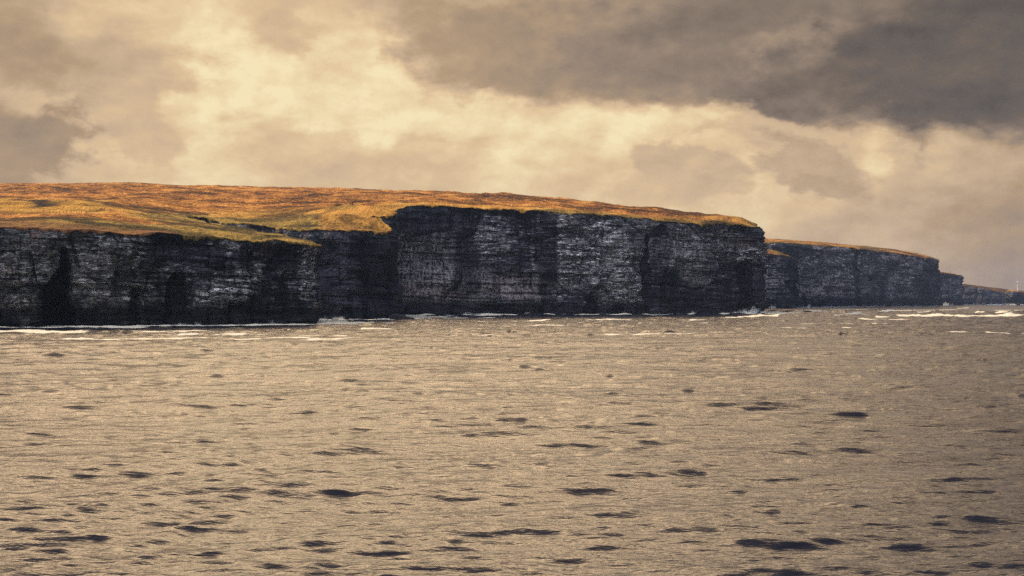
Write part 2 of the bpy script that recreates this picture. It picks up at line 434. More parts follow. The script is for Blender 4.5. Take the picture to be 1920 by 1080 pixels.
def rock_material(name, k=1.0):
    # k stretches the bedding for the far walls
    m, N = new_mat(name)
    g = N.n('ShaderNodeNewGeometry')
    P = g.outputs['Position']
    beds = N.noise(N.vm('MULTIPLY', P, (0.07 / k, 0.07 / k, 0.62 / k)), 1.0, 5, 0.68, dist=0.5)
    beds2 = N.noise(N.vm('MULTIPLY', P, (0.22 / k, 0.22 / k, 1.9 / k)), 1.0, 3, 0.6)
    patch = N.noise(P, 0.045 / k, 5, 0.6)
    grit = N.noise(P, 0.55 / k, 5, 0.68)
    drip = N.noise(N.vm('MULTIPLY', P, (0.55 / k, 0.55 / k, 0.07 / k)), 1.0, 4, 0.65)
    v = N.m('ADD', N.m('MULTIPLY', beds, 0.38), N.m('ADD', N.m('MULTIPLY', grit, 0.30), N.m('MULTIPLY', patch, 0.32)))
    base = N.ramp(v, [(0.41, (0.010, 0.012, 0.019)), (0.48, (0.042, 0.045, 0.060)), (0.53, (0.15, 0.148, 0.158)), (0.59, (0.46, 0.445, 0.445))])
    vo = N.n('ShaderNodeTexVoronoi', voronoi_dimensions='3D', feature='F1')
    bw = N.scale(N.vm('SUBTRACT', N.noise(P, 0.35 / k, 3, 0.6, color=True), (0.5, 0.5, 0.5)), 0.5)
    bp = N.vm('ADD', N.vm('MULTIPLY', P, (0.26 / k, 0.26 / k, 0.85 / k)), bw)
    N.l(bp, vo.inputs['Vector'])
    vo.inputs['Scale'].default_value = 1.0
    vo.inputs['Randomness'].default_value = 0.85
    ve = N.n('ShaderNodeTexVoronoi', voronoi_dimensions='3D', feature='DISTANCE_TO_EDGE')
    N.l(bp, ve.inputs['Vector'])
    ve.inputs['Scale'].default_value = 1.0
    ve.inputs['Randomness'].default_value = 0.85
    sv = N.n('ShaderNodeSeparateColor')
    N.l(vo.outputs['Color'], sv.inputs[0])
    tone = N.m('MULTIPLY', N.m('POWER', sv.outputs[0], 1.6), N.mr(ve.outputs['Distance'], 0.02, 0.12, 0.25, 1.0))
    tone = N.m('ADD', 0.42, N.m('MULTIPLY', tone, 1.9))
    # paler weathered beds
    lm = N.m('MULTIPLY', attr(N, 'pale'), N.mr(N.m('ADD', N.m('MULTIPLY', beds2, 0.5), N.m('MULTIPLY', grit, 0.5)), 0.44, 0.57))
    c = N.mix(lm, base, (0.80, 0.76, 0.75))
    c = N.scale(c, tone)
    # bird-lime and seepage in vertical streaks; on a far edge, painted sunlit bits
    dm = N.m('MULTIPLY', attr(N, 'streak'), N.mr(N.m('ADD', N.m('MULTIPLY', drip, 0.65), N.m('MULTIPLY', grit, 0.35)), 0.42, 0.55))
    c = N.mix(dm, c, (0.58, 0.52, 0.53))
    # olive and brown lichen
    c = N.mix(N.m('MULTIPLY', attr(N, 'olive'), N.mr(patch, 0.3, 0.7, 0.3, 1.0)), c, (0.115, 0.105, 0.062))
    rm = N.m('MULTIPLY', attr(N, 'rust'), N.mr(grit, 0.4, 0.62))
    c = N.mix(rm, c, (0.30, 0.15, 0.11))
    c = N.mix(attr(N, 'slate'), c, N.mix(N.mr(grit, 0.4, 0.65), (0.055, 0.060, 0.082), (0.125, 0.130, 0.160)))
    # wet dark foot, smooth dark faces, and cave shade painted into the colour
    c = N.mix(attr(N, 'damp_shade'), c, (0.011, 0.012, 0.018))
    sp = N.mr(N.noise(P, 0.9 / k, 2, 0.5), 0.72, 0.76)
    c = N.mix(N.m('MULTIPLY', sp, N.m('SUBTRACT', 1.0, attr(N, 'damp_shade'))), c, (0.5, 0.48, 0.48))
    hgt = N.m('ADD', N.m('MULTIPLY', beds, 1.2), N.m('ADD', N.m('MULTIPLY', grit, 0.9), N.m('MULTIPLY', beds2, 0.9)))
    hgt = N.m('ADD', hgt, N.m('MULTIPLY', N.m('MINIMUM', ve.outputs['Distance'], 0.16), 3.0))
    hgt = N.m('ADD', hgt, N.m('MULTIPLY', sv.outputs[1], 0.35))
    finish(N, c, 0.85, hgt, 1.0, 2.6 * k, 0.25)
    return m


def moor_material():
    m, N = new_mat('moor_grass')
    g = N.n('ShaderNodeNewGeometry')
    P = g.outputs['Position']
    big = N.noise(N.vm('MULTIPLY', P, (0.010, 0.0045, 0.0)), 1.0, 6, 0.62, dist=0.6)
    mid = N.noise(N.vm('MULTIPLY', P, (0.07, 0.028, 0.0)), 1.0, 5, 0.65)
    tuft = N.noise(N.vm('MULTIPLY', P, (0.5, 0.22, 0.0)), 1.0, 4, 0.7)
    v = N.m('ADD', N.m('MULTIPLY', big, 0.32), N.m('ADD', N.m('MULTIPLY', mid, 0.36), N.m('MULTIPLY', tuft, 0.32)))
    v = N.m('ADD', 0.49, N.m('MULTIPLY', N.m('SUBTRACT', v, 0.5), 1.35))
    heath = N.ramp(v, [(0.38, (0.050, 0.024, 0.016)), (0.45, (0.22, 0.088, 0.026)), (0.51, (0.52, 0.215, 0.050)), (0.59, (0.78, 0.385, 0.095))])
    gold = N.ramp(v, [(0.38, (0.14, 0.075, 0.022)), (0.47, (0.52, 0.27, 0.050)), (0.59, (0.76, 0.43, 0.10))])
    green = N.ramp(v, [(0.41, (0.030, 0.026, 0.012)), (0.48, (0.15, 0.102, 0.028)), (0.57, (0.44, 0.285, 0.068))])
    c = N.mix(attr(N, 'gold'), heath, gold)
    c = N.mix(attr(N, 'green'), c, green)
    c = N.mix(N.m('MULTIPLY', attr(N, 'bare'), N.mr(tuft, 0.3, 0.6, 0.5, 1.0)), c, (0.30, 0.13, 0.060))
    c = N.mix(N.m('MULTIPLY', attr(N, 'peat_shade'), N.mr(mid, 0.36, 0.54, 0.55, 1.0)), c, (0.020, 0.016, 0.014))
    hgt = N.m('ADD', N.m('MULTIPLY', tuft, 1.0), N.m('MULTIPLY', mid, 1.6))
    finish(N, c, 0.95, hgt, 1.0, 2.0, 0.1)
    return m


ROCK = rock_material('cliff_rock')
ROCK_FAR = rock_material('far_cliff_rock', 1.7)
MOOR = moor_material()


def simple(name, col, rough=0.7, bump_scale=None, bdist=0.02, spec=0.3, var=0.25):
    m, N = new_mat(name)
    g = N.n('ShaderNodeTexCoord')
    ns = N.noise(g.outputs['Object'], bump_scale or 3.0, 4, 0.6)
    c = N.mix(N.mr(ns, 0.3, 0.7), [x * (1 - var) for x in col], [min(1, x * (1 + var)) for x in col])
    finish(N, c, rough, ns, 0.6, bdist, spec)
    return m


# ------------------------------------------------------------------ the mainland coast, left to right as seen from the sea
COAST = [  # column, distance, row of the cliff edge
    (-620, 440, 432), (-420, 490, 429), (-200, 512, 427), (0, 533, 425), (60, 540, 423), (130, 545, 427), (200, 552, 431), (238, 560, 437),
    (262, 566, 438), (285, 569, 434), (330, 575, 437), (380, 583, 441), (440, 592, 445), (500, 600, 449), (560, 610, 454), (588, 616, 458),
    (596, 628, 458), (582, 642, 452), (540, 665, 445), (480, 695, 434), (440, 720, 427), (400, 742, 419), (370, 765, 410), (350, 782, 405),   # 23: head of the first geo
    (385, 786, 409), (440, 780, 417), (500, 768, 423), (545, 754, 428), (573, 748, 431), (610, 745, 431), (650, 747, 431), (700, 758, 431), (724, 768, 432),
    (729, 776, 431), (716, 788, 424), (692, 800, 411), (708, 812, 408), (730, 818, 407), (741, 826, 404), (738, 840, 395), (731, 856, 391),
    (712, 892, 388), (700, 925, 386), (712, 940, 387), (738, 942, 390), (762, 944, 386), (790, 950, 384), (840, 958, 387), (880, 963, 389), (940, 968, 391),
    (990, 974, 394), (1014, 986, 394), (1040, 982, 399), (1083, 980, 402), (1130, 986, 405), (1180, 992, 409), (1212, 1002, 412), (1250, 1000, 416), (1300, 1010, 419), (1335, 1020, 420),
    (1352, 1030, 416), (1375, 1036, 418), (1400, 1044, 422), (1416, 1052, 424), (1422, 1064, 425), (1421, 1085, 424), (1414, 1130, 423), (1405, 1250, 424), (1385, 1450, 430), (1360, 1800, 440)]
I_GEO, I_COVE = 23, 42


def catmull(P, sub=10):
    P = np.asarray(P)
    Q = np.vstack([2 * P[0] - P[1], P, 2 * P[-1] - P[-2]])
    out = []
    for i in range(len(P) - 1):
        p0, p1, p2, p3 = Q[i:i + 4]
        t = np.linspace(0, 1, sub, endpoint=False)[:, None]
        lin_ = p1 + (p2 - p1) * t
        cr = 0.5 * ((2 * p1) + (-p0 + p2) * t + (2 * p0 - 5 * p1 + 4 * p2 - p3) * t ** 2 + (-p0 + 3 * p1 - 3 * p2 + p3) * t ** 3)
        out.append(0.5 * lin_ + 0.5 * cr)
    out.append(P[-1:])
    return np.vstack(out)


def resample(P, ds):
    seg = np.linalg.norm(np.diff(P[:, :2], axis=0), axis=1)
    s = np.r_[0, np.cumsum(seg)]
    n = max(3, int(s[-1] / ds) + 1)
    q = np.linspace(0, s[-1], n)
    return np.stack([np.interp(q, s, P[:, k]) for k in range(P.shape[1])], 1), q


def normals2d(P):
    t = np.gradient(P[:, :2], axis=0)
    k = 3
    ker = np.ones(2 * k + 1) / (2 * k + 1)
    t = np.stack([np.convolve(np.pad(t[:, i], k, mode='edge'), ker, 'valid') for i in (0, 1)], 1)
    t /= np.linalg.norm(t, axis=1)[:, None] + 1e-9
    return np.stack([t[:, 1], -t[:, 0]], 1)


def rough_coast(P, ds, amp=1.0, seed=0, k=1.0):
    """dense line with buttresses, clefts and notches along it"""
    Q, s = resample(P, ds)
    n = normals2d(Q)
    d = fbm(s / (34 * k), 0, seed, 3) * 7 * amp * k + fbm(s / (7 * k), 5, seed + 3, 4) * 3.2 * amp * k
    cleft = np.clip(1 - np.abs(vn(s / (17 * k), 3.3, seed + 9) - 0.5) / 0.05, 0, 1)
    d = d - cleft * 2.4 * amp * k
    j = np.floor(s / (3.1 * k) + 1.5 * vn(s / 9, 1, seed + 4))
    d = d + (h3(j, j * 0, j * 0 + seed) - 0.5) * 1.3 * amp * k
    Q = Q.copy()
    Q[:, :2] += n * d[:, None]
    return Q, s


coast_nodes = np.array([W3(*c) for c in COAST])
SUB = 12
cc = catmull(coast_nodes, SUB)
# remember which original node every dense point belongs to, to cut the coast into headlands
cc = np.c_[cc, np.arange(len(cc)) / SUB]
coastD, coastS = rough_coast(cc, 0.45)

# ------------------------------------------------------------------ height of the land: thin plate through edge and inland points
INLAND = [
    (-620, 560, 412), (-620, 900, 372), (-620, 1500, 350), (-300, 620, 408), (-300, 900, 373), (-300, 1500, 347), (-150, 560, 416),
    (0, 545, 420), (0, 600, 408), (0, 660, 399), (0, 780, 384), (0, 900, 373), (0, 1150, 358), (0, 1500, 346.5),
    (130, 556, 421), (130, 620, 408), (130, 700, 395), (130, 900, 373), (130, 1200, 356), (130, 1500, 345.5),
    (215, 566, 428), (220, 620, 416), (230, 700, 397), (240, 800, 386), (240, 1000, 369), (230, 1500, 345.5),
    (300, 600, 427), (310, 680, 412), (300, 760, 400), (300, 800, 397), (300, 900, 380), (300, 1200, 360), (330, 1500, 350.5),
    (400, 640, 431), (400, 690, 424), (380, 840, 401), (400, 920, 388), (400, 1200, 362), (400, 1500, 352),
    (480, 640, 441), (460, 680, 433), (520, 640, 446),
    (480, 850, 408), (480, 950, 392), (480, 1200, 366), (480, 1500, 352.5), (560, 800, 416), (560, 870, 402), (560, 1000, 384), (580, 1500, 354.5),
    (600, 800, 404), (625, 850, 388), (655, 860, 382.5), (690, 860, 385), (650, 800, 402), (700, 800, 402), (655, 930, 379), (650, 1050, 373), (650, 1250, 362), (680, 1480, 356.5),
    (715, 850, 389), (720, 960, 382), (740, 1000, 378), (770, 1010, 376.5), (760, 1150, 368), (780, 1400, 360),
    (880, 1010, 383), (880, 1100, 373), (880, 1300, 364.5), (960, 1020, 386), (960, 1130, 376), (980, 1260, 372.5),
    (1040, 1040, 390), (1060, 1200, 378.5), (1120, 1040, 396), (1130, 1150, 384), (1200, 1050, 401), (1210, 1130, 390),
    (1270, 1060, 405), (1290, 1120, 396.5), (1340, 1070, 409), (1360, 1110, 402.5), (1395, 1080, 411), (1400, 1105, 410),
    (-620, 1900, 356), (-300, 1900, 352), (0, 1900, 352), (300, 1900, 356), (600, 1900, 360), (780, 1800, 366), (980, 1650, 378), (1130, 1500, 392), (1290, 1400, 406), (1395, 1300, 420),
    (-620, 2500, 390), (0, 2500, 386), (600, 2500, 392), (980, 2300, 402), (1300, 1900, 430)]
ctrl = np.vstack([coast_nodes[:-1], np.array([W3(*c) for c in INLAND])])


def tps(ctrl, lam):
    X = ctrl[:, :2] / 500.0
    n = len(X)

    def U(r2):
        return 0.5 * r2 * np.log(r2 + 1e-12)
    K = U(((X[:, None] - X[None]) ** 2).sum(-1)) + lam * np.eye(n)
    Pm = np.c_[np.ones(n), X]
    A = np.block([[K, Pm], [Pm.T, np.zeros((3, 3))]])
    sol = np.linalg.solve(A, np.r_[ctrl[:, 2], 0, 0, 0])

    def f(x, y):
        q = np.stack([np.asarray(x), np.asarray(y)], -1).reshape(-1, 2) / 500.0
        out = np.empty(len(q))
        for i in range(0, len(q), 20000):
            c = q[i:i + 20000]
            out[i:i + 20000] = U(((c[:, None] - X[None]) ** 2).sum(-1)) @ sol[:n] + np.c_[np.ones(len(c)), c] @ sol[n:]
        return out.reshape(np.shape(x))
    return f


_H = tps(ctrl, 2e-5)


def land_z(x, y):
    z = _H(x, y)
    far = sstep(y, 700, 1400)
    z = z + fbm(x / 60, y / 90, 40, 4) * (3.5 + 5.0 * far) + fbm(x / 9, y / 14, 50, 4) * (1.9 + 1.6 * far) + fbm(x / 2.2, y / 3.5, 55, 2) * 0.5
    return z


def in_poly(x, y, poly):
    inside = np.zeros(x.shape, bool)
    px, py = poly[:, 0], poly[:, 1]
    j = len(poly) - 1
    for i in range(len(poly)):
        cond = (py[i] > y) != (py[j] > y)
        if cond.any():
            xi = (px[j] - px[i]) * (y - py[i]) / (py[j] - py[i] + 1e-12) + px[i]
            inside ^= cond & (x < xi)
        j = i
    return inside


def seg_dist(x, y, pts):
    """distance of (x,y) to a coarse polyline, in the plane"""
    best = np.full(x.shape, 1e9)
    for a, b in zip(pts[:-1], pts[1:]):
        ax, ay, bx, by = a[0], a[1], b[0], b[1]
        dx, dy = bx - ax, by - ay
        t = np.clip(((x - ax) * dx + (y - ay) * dy) / (dx * dx + dy * dy + 1e-9), 0, 1)
        best = np.minimum(best, np.hypot(x - ax - t * dx, y - ay - t * dy))
    return best


def top_mesh(name, edge, ring_back, zf, dens, attrs_f, mat, parent=None, lip=1.2):
    """ground sheet whose border is the cliff edge exactly, with a ragged turf lip hanging over it"""
    ed = edge[:, :2]
    ring = np.vstack([ed, ring_back])
    xmin, ymin = ring.min(0)
    xmax, ymax = ring.max(0)
    pts = dens(xmin, xmax, ymin, ymax)
    pts = pts[in_poly(pts[:, 0], pts[:, 1], ring[::3] if len(ring) > 2000 else ring)]
    allp = np.vstack([ring, pts])
    n = len(ring)
    res = delaunay_2d_cdt([Vector(p) for p in allp.tolist()], [(i, (i + 1) % n) for i in range(n)], [], 0, 1e-4)
    v2 = np.array([tuple(p) for p in res[0]])
    f = np.array(res[2])
    cen = v2[f].mean(1)
    f = f[in_poly(cen[:, 0], cen[:, 1], ring)]
    z = zf(v2[:, 0], v2[:, 1])
    v = np.c_[v2, z]
    # lip
    nr = normals2d(edge)
    s = np.arange(len(ed)) * 0.5
    drop = lip * (0.25 + 2.2 * vn(s / 2.0, 0, 77) * vn(s / 9.0, 0, 78) * vn(s / 0.9, 0, 76) * 1.6)
    outw = 0.25 * lip + 0.5 * lip * vn(s / 2.0, 0, 79)
    e0 = np.c_[ed, zf(ed[:, 0], ed[:, 1])]
    e1 = e0 + np.c_[nr * outw[:, None], -drop * 0.35]
    e2 = e0 + np.c_[nr * outw[:, None] * 0.8, -drop]
    L = np.vstack([e0, e1, e2])
    lf = grid_faces(3, len(ed)) + len(v)
    lf = np.vstack([lf[:, [0, 1, 2]], lf[:, [0, 2, 3]]])
    V = np.vstack([v, L])
    # wind the sheet upwards
    a, b, c = V[f[:, 0]], V[f[:, 1]], V[f[:, 2]]
    up = np.cross(b - a, c - a)[:, 2] > 0
    f[~up] = f[~up][:, ::-1]
    FF = np.vstack([f, lf])
    return mesh_obj(name, V, FF, mat, parent, attrs_f(V), smooth=True)


def img(V):
    return CX + V[..., 0] / V[..., 1] * F, HY - (V[..., 2] - CAMZ) / V[..., 1] * F


def ell(px, py, cx, cy, rx, ry, soft=0.35, n=None):
    d = np.hypot((px - cx) / rx, (py - cy) / ry)
    if n is not None:
        d = d + n
    return 1 - sstep(d, 1 - soft, 1 + soft)


def band(px, py, x0, x1, y0, y1, soft=6.0, n=None):
    """soft-edged rectangle"""
    if n is not None:
        px = px + n * 22
        py = py + n * 14
    return sstep(px, x0 - soft, x0 + soft) * (1 - sstep(px, x1 - soft, x1 + soft)) * sstep(py, y0 - soft, y0 + soft) * (1 - sstep(py, y1 - soft, y1 + soft))


# peat banks, burn and dyke lines on the moor, as (column, distance) polylines
def plane(pts):
    return [W3(p, d, 500)[:2] for p, d in pts]


BURN = [plane([(30, 828), (62, 815), (80, 790), (82, 760), (66, 742)]), plane([(82, 752), (96, 775)]), plane([(30, 828), (60, 845), (90, 812)])]
DYKE = plane([(152, 842), (175, 825), (198, 800), (222, 778), (260, 762), (300, 770), (345, 790)])
PEAT2 = plane([(262, 800), (300, 812), (350, 835), (380, 850)])
RUT = plane([(590, 790), (615, 830), (636, 862)])


def moor_attrs(V):
    x, y = V[:, 0], V[:, 1]
    px, py = img(V)
    n = fbm(x / 25, y / 40, 60, 4)
    n2 = fbm(x / 6, y / 10, 61, 3)
    # reclaimed pasture, golden
    field = band(px, y, -700, 205, 668, 905, 14, n) + ell(px, y, 400, 800, 0, 1) * 0
    field = np.maximum(field, ell(px, y, 300, 745, 110, 45, 0.5, n) * 0.8)
    field = np.maximum(field, ell(px, y, 520, 860, 110, 60, 0.6, n) * 0.85)
    field = np.maximum(field, ell(px, y, 655, 815, 60, 55, 0.5, n) * 0.7)
    edge_d = EDGE_DIST(x, y)
    field = np.maximum(field, (px > 700) * (1 - sstep(edge_d + n * 30, 14, 48)) * 0.75)
    green = (1 - sstep(edge_d + n * 60, 30, 75)) * (px < 600) * sstep(py, 396, 404)
    green = np.maximum(green, (px > 1000) * (1 - sstep(edge_d + n * 40, 6, 26)) * 0.85)
    green = np.maximum(green, ell(px, y, 655, 765, 90, 22, 0.5, n) * 0.5)
    green = np.maximum(green, ell(px, y, 640, 850, 28, 14, 0.6, n) * 0.7)
    bare = (1 - sstep(edge_d + n * 10, 2.5, 8)) * (px < 330) * 0.9
    bare = np.maximum(bare, band(px, y, -50, 280, 536, 568, 5, n) * 0.5)
    peat_shade = np.zeros(len(V))
    sq = lambda L: [(a[0], a[1] * 0.35) for a in L]
    yq = y * 0.35
    for b in BURN:
        peat_shade = np.maximum(peat_shade, 1 - sstep(seg_dist(x, yq, sq(b)) + n2 * 4, 2.5, 5.0))
    peat_shade = np.maximum(peat_shade, (1 - sstep(seg_dist(x, yq, sq(DYKE)) + n2 * 8, 2.5, 6)) * 0.9)
    peat_shade = np.maximum(peat_shade, (1 - sstep(seg_dist(x, yq, sq(PEAT2)) + n2 * 14, 4, 9)) * 0.95)
    peat_shade = np.maximum(peat_shade, (1 - sstep(seg_dist(x, y, RUT) + n2 * 5, 1.0, 4)) * 0.6)
    peat_shade = np.maximum(peat_shade, sstep(fbm(x / 42 + y / 400, y / 17, 66, 5), 0.075, 0.15) * 0.8 * (1 - field * 0.5))  # streaks put the shade of moor folds into the colour
    # heather banks near the skyline
    sk = sstep(fbm(x / 150, y / 60, 67, 4) + 0.5, 0.55, 0.66) * sstep(y, 1000, 1200) * 0.35
    peat_shade = np.maximum(peat_shade, sk)
    peat_shade = np.maximum(peat_shade, (px < 330) * (1 - sstep(np.abs(edge_d - 20 + n * 12), 1.0, 4.0)) * sstep(n2, -0.1, 0.1) * 0.8)
    return {'gold': np.clip(field, 0, 1), 'green': np.clip(green, 0, 1), 'bare': np.clip(bare, 0, 1), 'peat_shade': np.clip(peat_shade, 0, 1)}


_ec = coastD[::14, :2]


def EDGE_DIST(x, y):
    out = np.empty(len(x))
    for i in range(0, len(x), 8000):
        d = (x[i:i + 8000, None] - _ec[None, :, 0]) ** 2 + (y[i:i + 8000, None] - _ec[None, :, 1]) ** 2
        out[i:i + 8000] = np.sqrt(d.min(1))
    return out


rng = np.random.default_rng(7)


def dens_main(x0, x1, y0, y1):
    out = []
    D = 470.0
    k = 0
    while D < 2500:
        dy = 4.0 if D < 1150 else (8.0 if D < 1600 else 40.0)
        dx = 2.6 if D < 1150 else (4.5 if D < 1600 else 40.0)
        xs = np.arange(-620.0 * D / 500, 0.2 * D, dx)
        ys = np.full(len(xs), D)
        p = np.stack([xs + rng.uniform(-.35, .35, len(xs)) * dx, ys + rng.uniform(-.35, .35, len(xs)) * dy], 1)
        u = p[:, 0] / p[:, 1]
        p = p[(u > -0.42) | ((k % 4 == 0) & (np.arange(len(xs)) % 4 == 0))]
        out.append(p)
        D += dy
        k += 1
    return np.vstack(out)


back_ring = np.array([W3(c[0], c[1], 500)[:2] for c in ((1300, 2100), (1100, 2500), (600, 2700), (0, 2700), (-620, 2700), (-640, 1500), (-640, 800))])
moor = top_mesh('moorland_terrain', coastD[::2], back_ring, land_z, dens_main, moor_attrs, MOOR)
tag(moor, 'rust and gold moorland sloping up behind the dark cliffs', kind='structure')


# ------------------------------------------------------------------ cliff walls
def cliff_wall(name, edge, s, zf, mat, feats, dz=0.5, seed=0, k=1.0, batter=3.0, parent=None, foot=0.0, under=0.0):
    n = normals2d(edge)
    zt = zf(edge[:, 0], edge[:, 1]) - 0.12
    rows_ = int((zt.max() + 3) / dz) + 1
    t = np.linspace(0, 1, rows_)[:, None]
    Z = -2.0 + (zt[None, :] + 2.0) * t
    S = np.broadcast_to(s[None, :], Z.shape)
    X0 = np.broadcast_to(edge[None, :, 0], Z.shape)
    Y0 = np.broadcast_to(edge[None, :, 1], Z.shape)
    px, py = img(np.stack([X0, Y0, Z], -1))
    below = (zt[None, :] - Z)
    zb = Z + 0.02 * S + 2.0 * (vn(S / 60, Z / 60, seed + 1) - 0.5)
    bi = np.floor(zb / (1.3 * k) + 3.2 * vn(zb / (6 * k), S / (70 * k), seed + 2))
    bg2 = np.floor(zb / (5.5 * k) + 0.8 * vn(zb / (9 * k), 0.5, seed + 3))
    off = batter * (1 - t) ** 1.3
    off = off + (vn(S / (10 * k), bi * 7.31, seed + 4) - 0.5) * 1.7 * k + (h3(bi, np.floor(S / (19 * k)), bi * 0 + seed) - 0.5) * 0.9 * k
    off = off + (vn(S / (22 * k), bg2 * 3.13, seed + 5) - 0.5) * 3.6 * k
    cj = np.floor((S + 7 * vn(S / 13, Z / 9, seed + 6)) / (5.0 * k) + h3(bg2, bg2 * 0, bg2 * 0 + seed + 2) * 5)
    off = off + (h3(cj, bg2, cj * 0 + seed + 7) - 0.5) * 1.5 * k
    off = off + fbm(S / (24 * k), Z / (34 * k), seed + 8, 3) * 13.0 * k + fbm(S / (8 * k), Z / (11 * k), seed + 10, 4) * 5.5 * k
    q2 = fbm(S / (13 * k), Z / (20 * k), seed + 14, 3)
    off = off - np.maximum(0, q2 - 0.12) * 16 * k
    cr = np.clip(1 - np.abs(vn(S / (15 * k) + Z / (90 * k), Z / (30 * k), seed + 12) - 0.5) / 0.045, 0, 1)
    off = off - cr * 2.6 * k
    nn = fbm(S / (12 * k), Z / (12 * k), seed + 20, 4)
    if foot:
        off = off + foot * (1 - sstep(Z + nn * 1.5, 3.6, 4.6))
    if under:
        off = off - under * (1 - sstep(Z + nn * 8, 6, 20)) + under * 0.3
    fade = sstep(below, 0.0, 4.5)
    off = off * fade
    at = {a: np.zeros(Z.shape) for a in ('pale', 'streak', 'olive', 'rust', 'damp_shade', 'slate')}
    at['damp_shade'] = (1 - sstep(Z + nn * 8, 5 * k, 10 * k)) * 0.85
    for kind, args, amt in feats:
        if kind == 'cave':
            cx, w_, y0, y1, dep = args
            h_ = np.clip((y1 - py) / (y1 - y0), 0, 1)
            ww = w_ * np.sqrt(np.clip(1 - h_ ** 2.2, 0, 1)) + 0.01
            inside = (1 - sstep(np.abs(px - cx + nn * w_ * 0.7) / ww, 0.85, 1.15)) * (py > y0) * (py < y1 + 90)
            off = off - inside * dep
            at['damp_shade'] = np.maximum(at['damp_shade'], inside * amt)  # cave shade painted into the rock colour
        elif kind == 'bulge':
            cx, cy, rx, ry, dep = args
            off = off + ell(px, py, cx, cy, rx, ry, 0.2, nn) * dep
        else:
            cx, cy, rx, ry = args
            m_ = ell(px, py, cx, cy, rx, ry, 0.40, nn * 1.4) * min(1.0, amt * (1.6 if kind in ('pale', 'streak') else 1.0))
            at[kind] = np.maximum(at[kind], m_)
    V = np.stack([X0 + n[None, :, 0] * off, Y0 + n[None, :, 1] * off, Z], -1)
    f = grid_faces(rows_, len(s))
    return mesh_obj(name, V.reshape(-1, 3), f, mat, parent, {a: b.ravel() for a, b in at.items()})


node = coastD[:, 3]
cutA = node <= I_GEO + 0.02
cutB = (node >= I_GEO - 0.02) & (node <= I_COVE + 0.02)
cutC = node >= I_COVE - 0.02
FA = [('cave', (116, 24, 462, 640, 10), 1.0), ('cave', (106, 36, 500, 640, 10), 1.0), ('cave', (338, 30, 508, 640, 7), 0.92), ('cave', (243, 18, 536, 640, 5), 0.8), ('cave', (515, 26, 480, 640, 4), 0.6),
      ('cave', (470, 14, 470, 600, 3), 0.6), ('bulge', (60, 520, 40, 60, 2), 1), ('bulge', (200, 520, 50, 70, 2), 1), ('bulge', (420, 520, 40, 50, 2), 1),
      ('pale', (175, 540, 60, 30), 0.5), ('pale', (60, 480, 60, 40), 0.3), ('pale', (30, 560, 40, 25), 0.55), ('pale', (400, 555, 38, 30), 1.0), ('pale', (205, 480, 60, 36), 0.5), ('pale', (20, 500, 50, 34), 0.6), ('pale', (585, 530, 12, 60), 0.8), ('pale', (240, 470, 36, 34), 0.5),
      ('pale', (255, 545, 30, 22), 0.6), ('pale', (425, 460, 20, 20), 0.5), ('pale', (575, 500, 14, 50), 0.5), ('pale', (470, 520, 60, 26), 0.35), ('pale', (-200, 500, 150, 60), 0.4),
      ('olive', (130, 500, 190, 90), 0.55), ('olive', (30, 540, 60, 60), 0.5), ('rust', (60, 440, 14, 16), 0.8), ('rust', (262, 437, 8, 12), 0.8), ('rust', (2, 520, 10, 30), 0.5),  # small rust patch at the notch paints its sunlit edge into the colour
      ('rust', (500, 468, 22, 10), 0.5), ('damp_shade', (440, 590, 170, 24), 0.9), ('damp_shade', (310, 450, 24, 26), 0.6), ('damp_shade', (545, 470, 30, 40), 0.6)]
FB = [('slate', (660, 520, 220, 200), 0.9), ('pale', (655, 515, 20, 30), 0.30), ('pale', (630, 440, 90, 8), 0.5), ('damp_shade', (700, 520, 40, 70), 0.75), ('damp_shade', (600, 560, 30, 40), 0.4), ('pale', (620, 460, 30, 12), 0.35),
      ('cave', (690, 16, 520, 600, 3), 0.4), ('cave', (650, 14, 575, 602, 3), 0.6), ('streak', (652, 520, 10, 34), 0.25), ('pale', (735, 470, 12, 40), 0.3)]
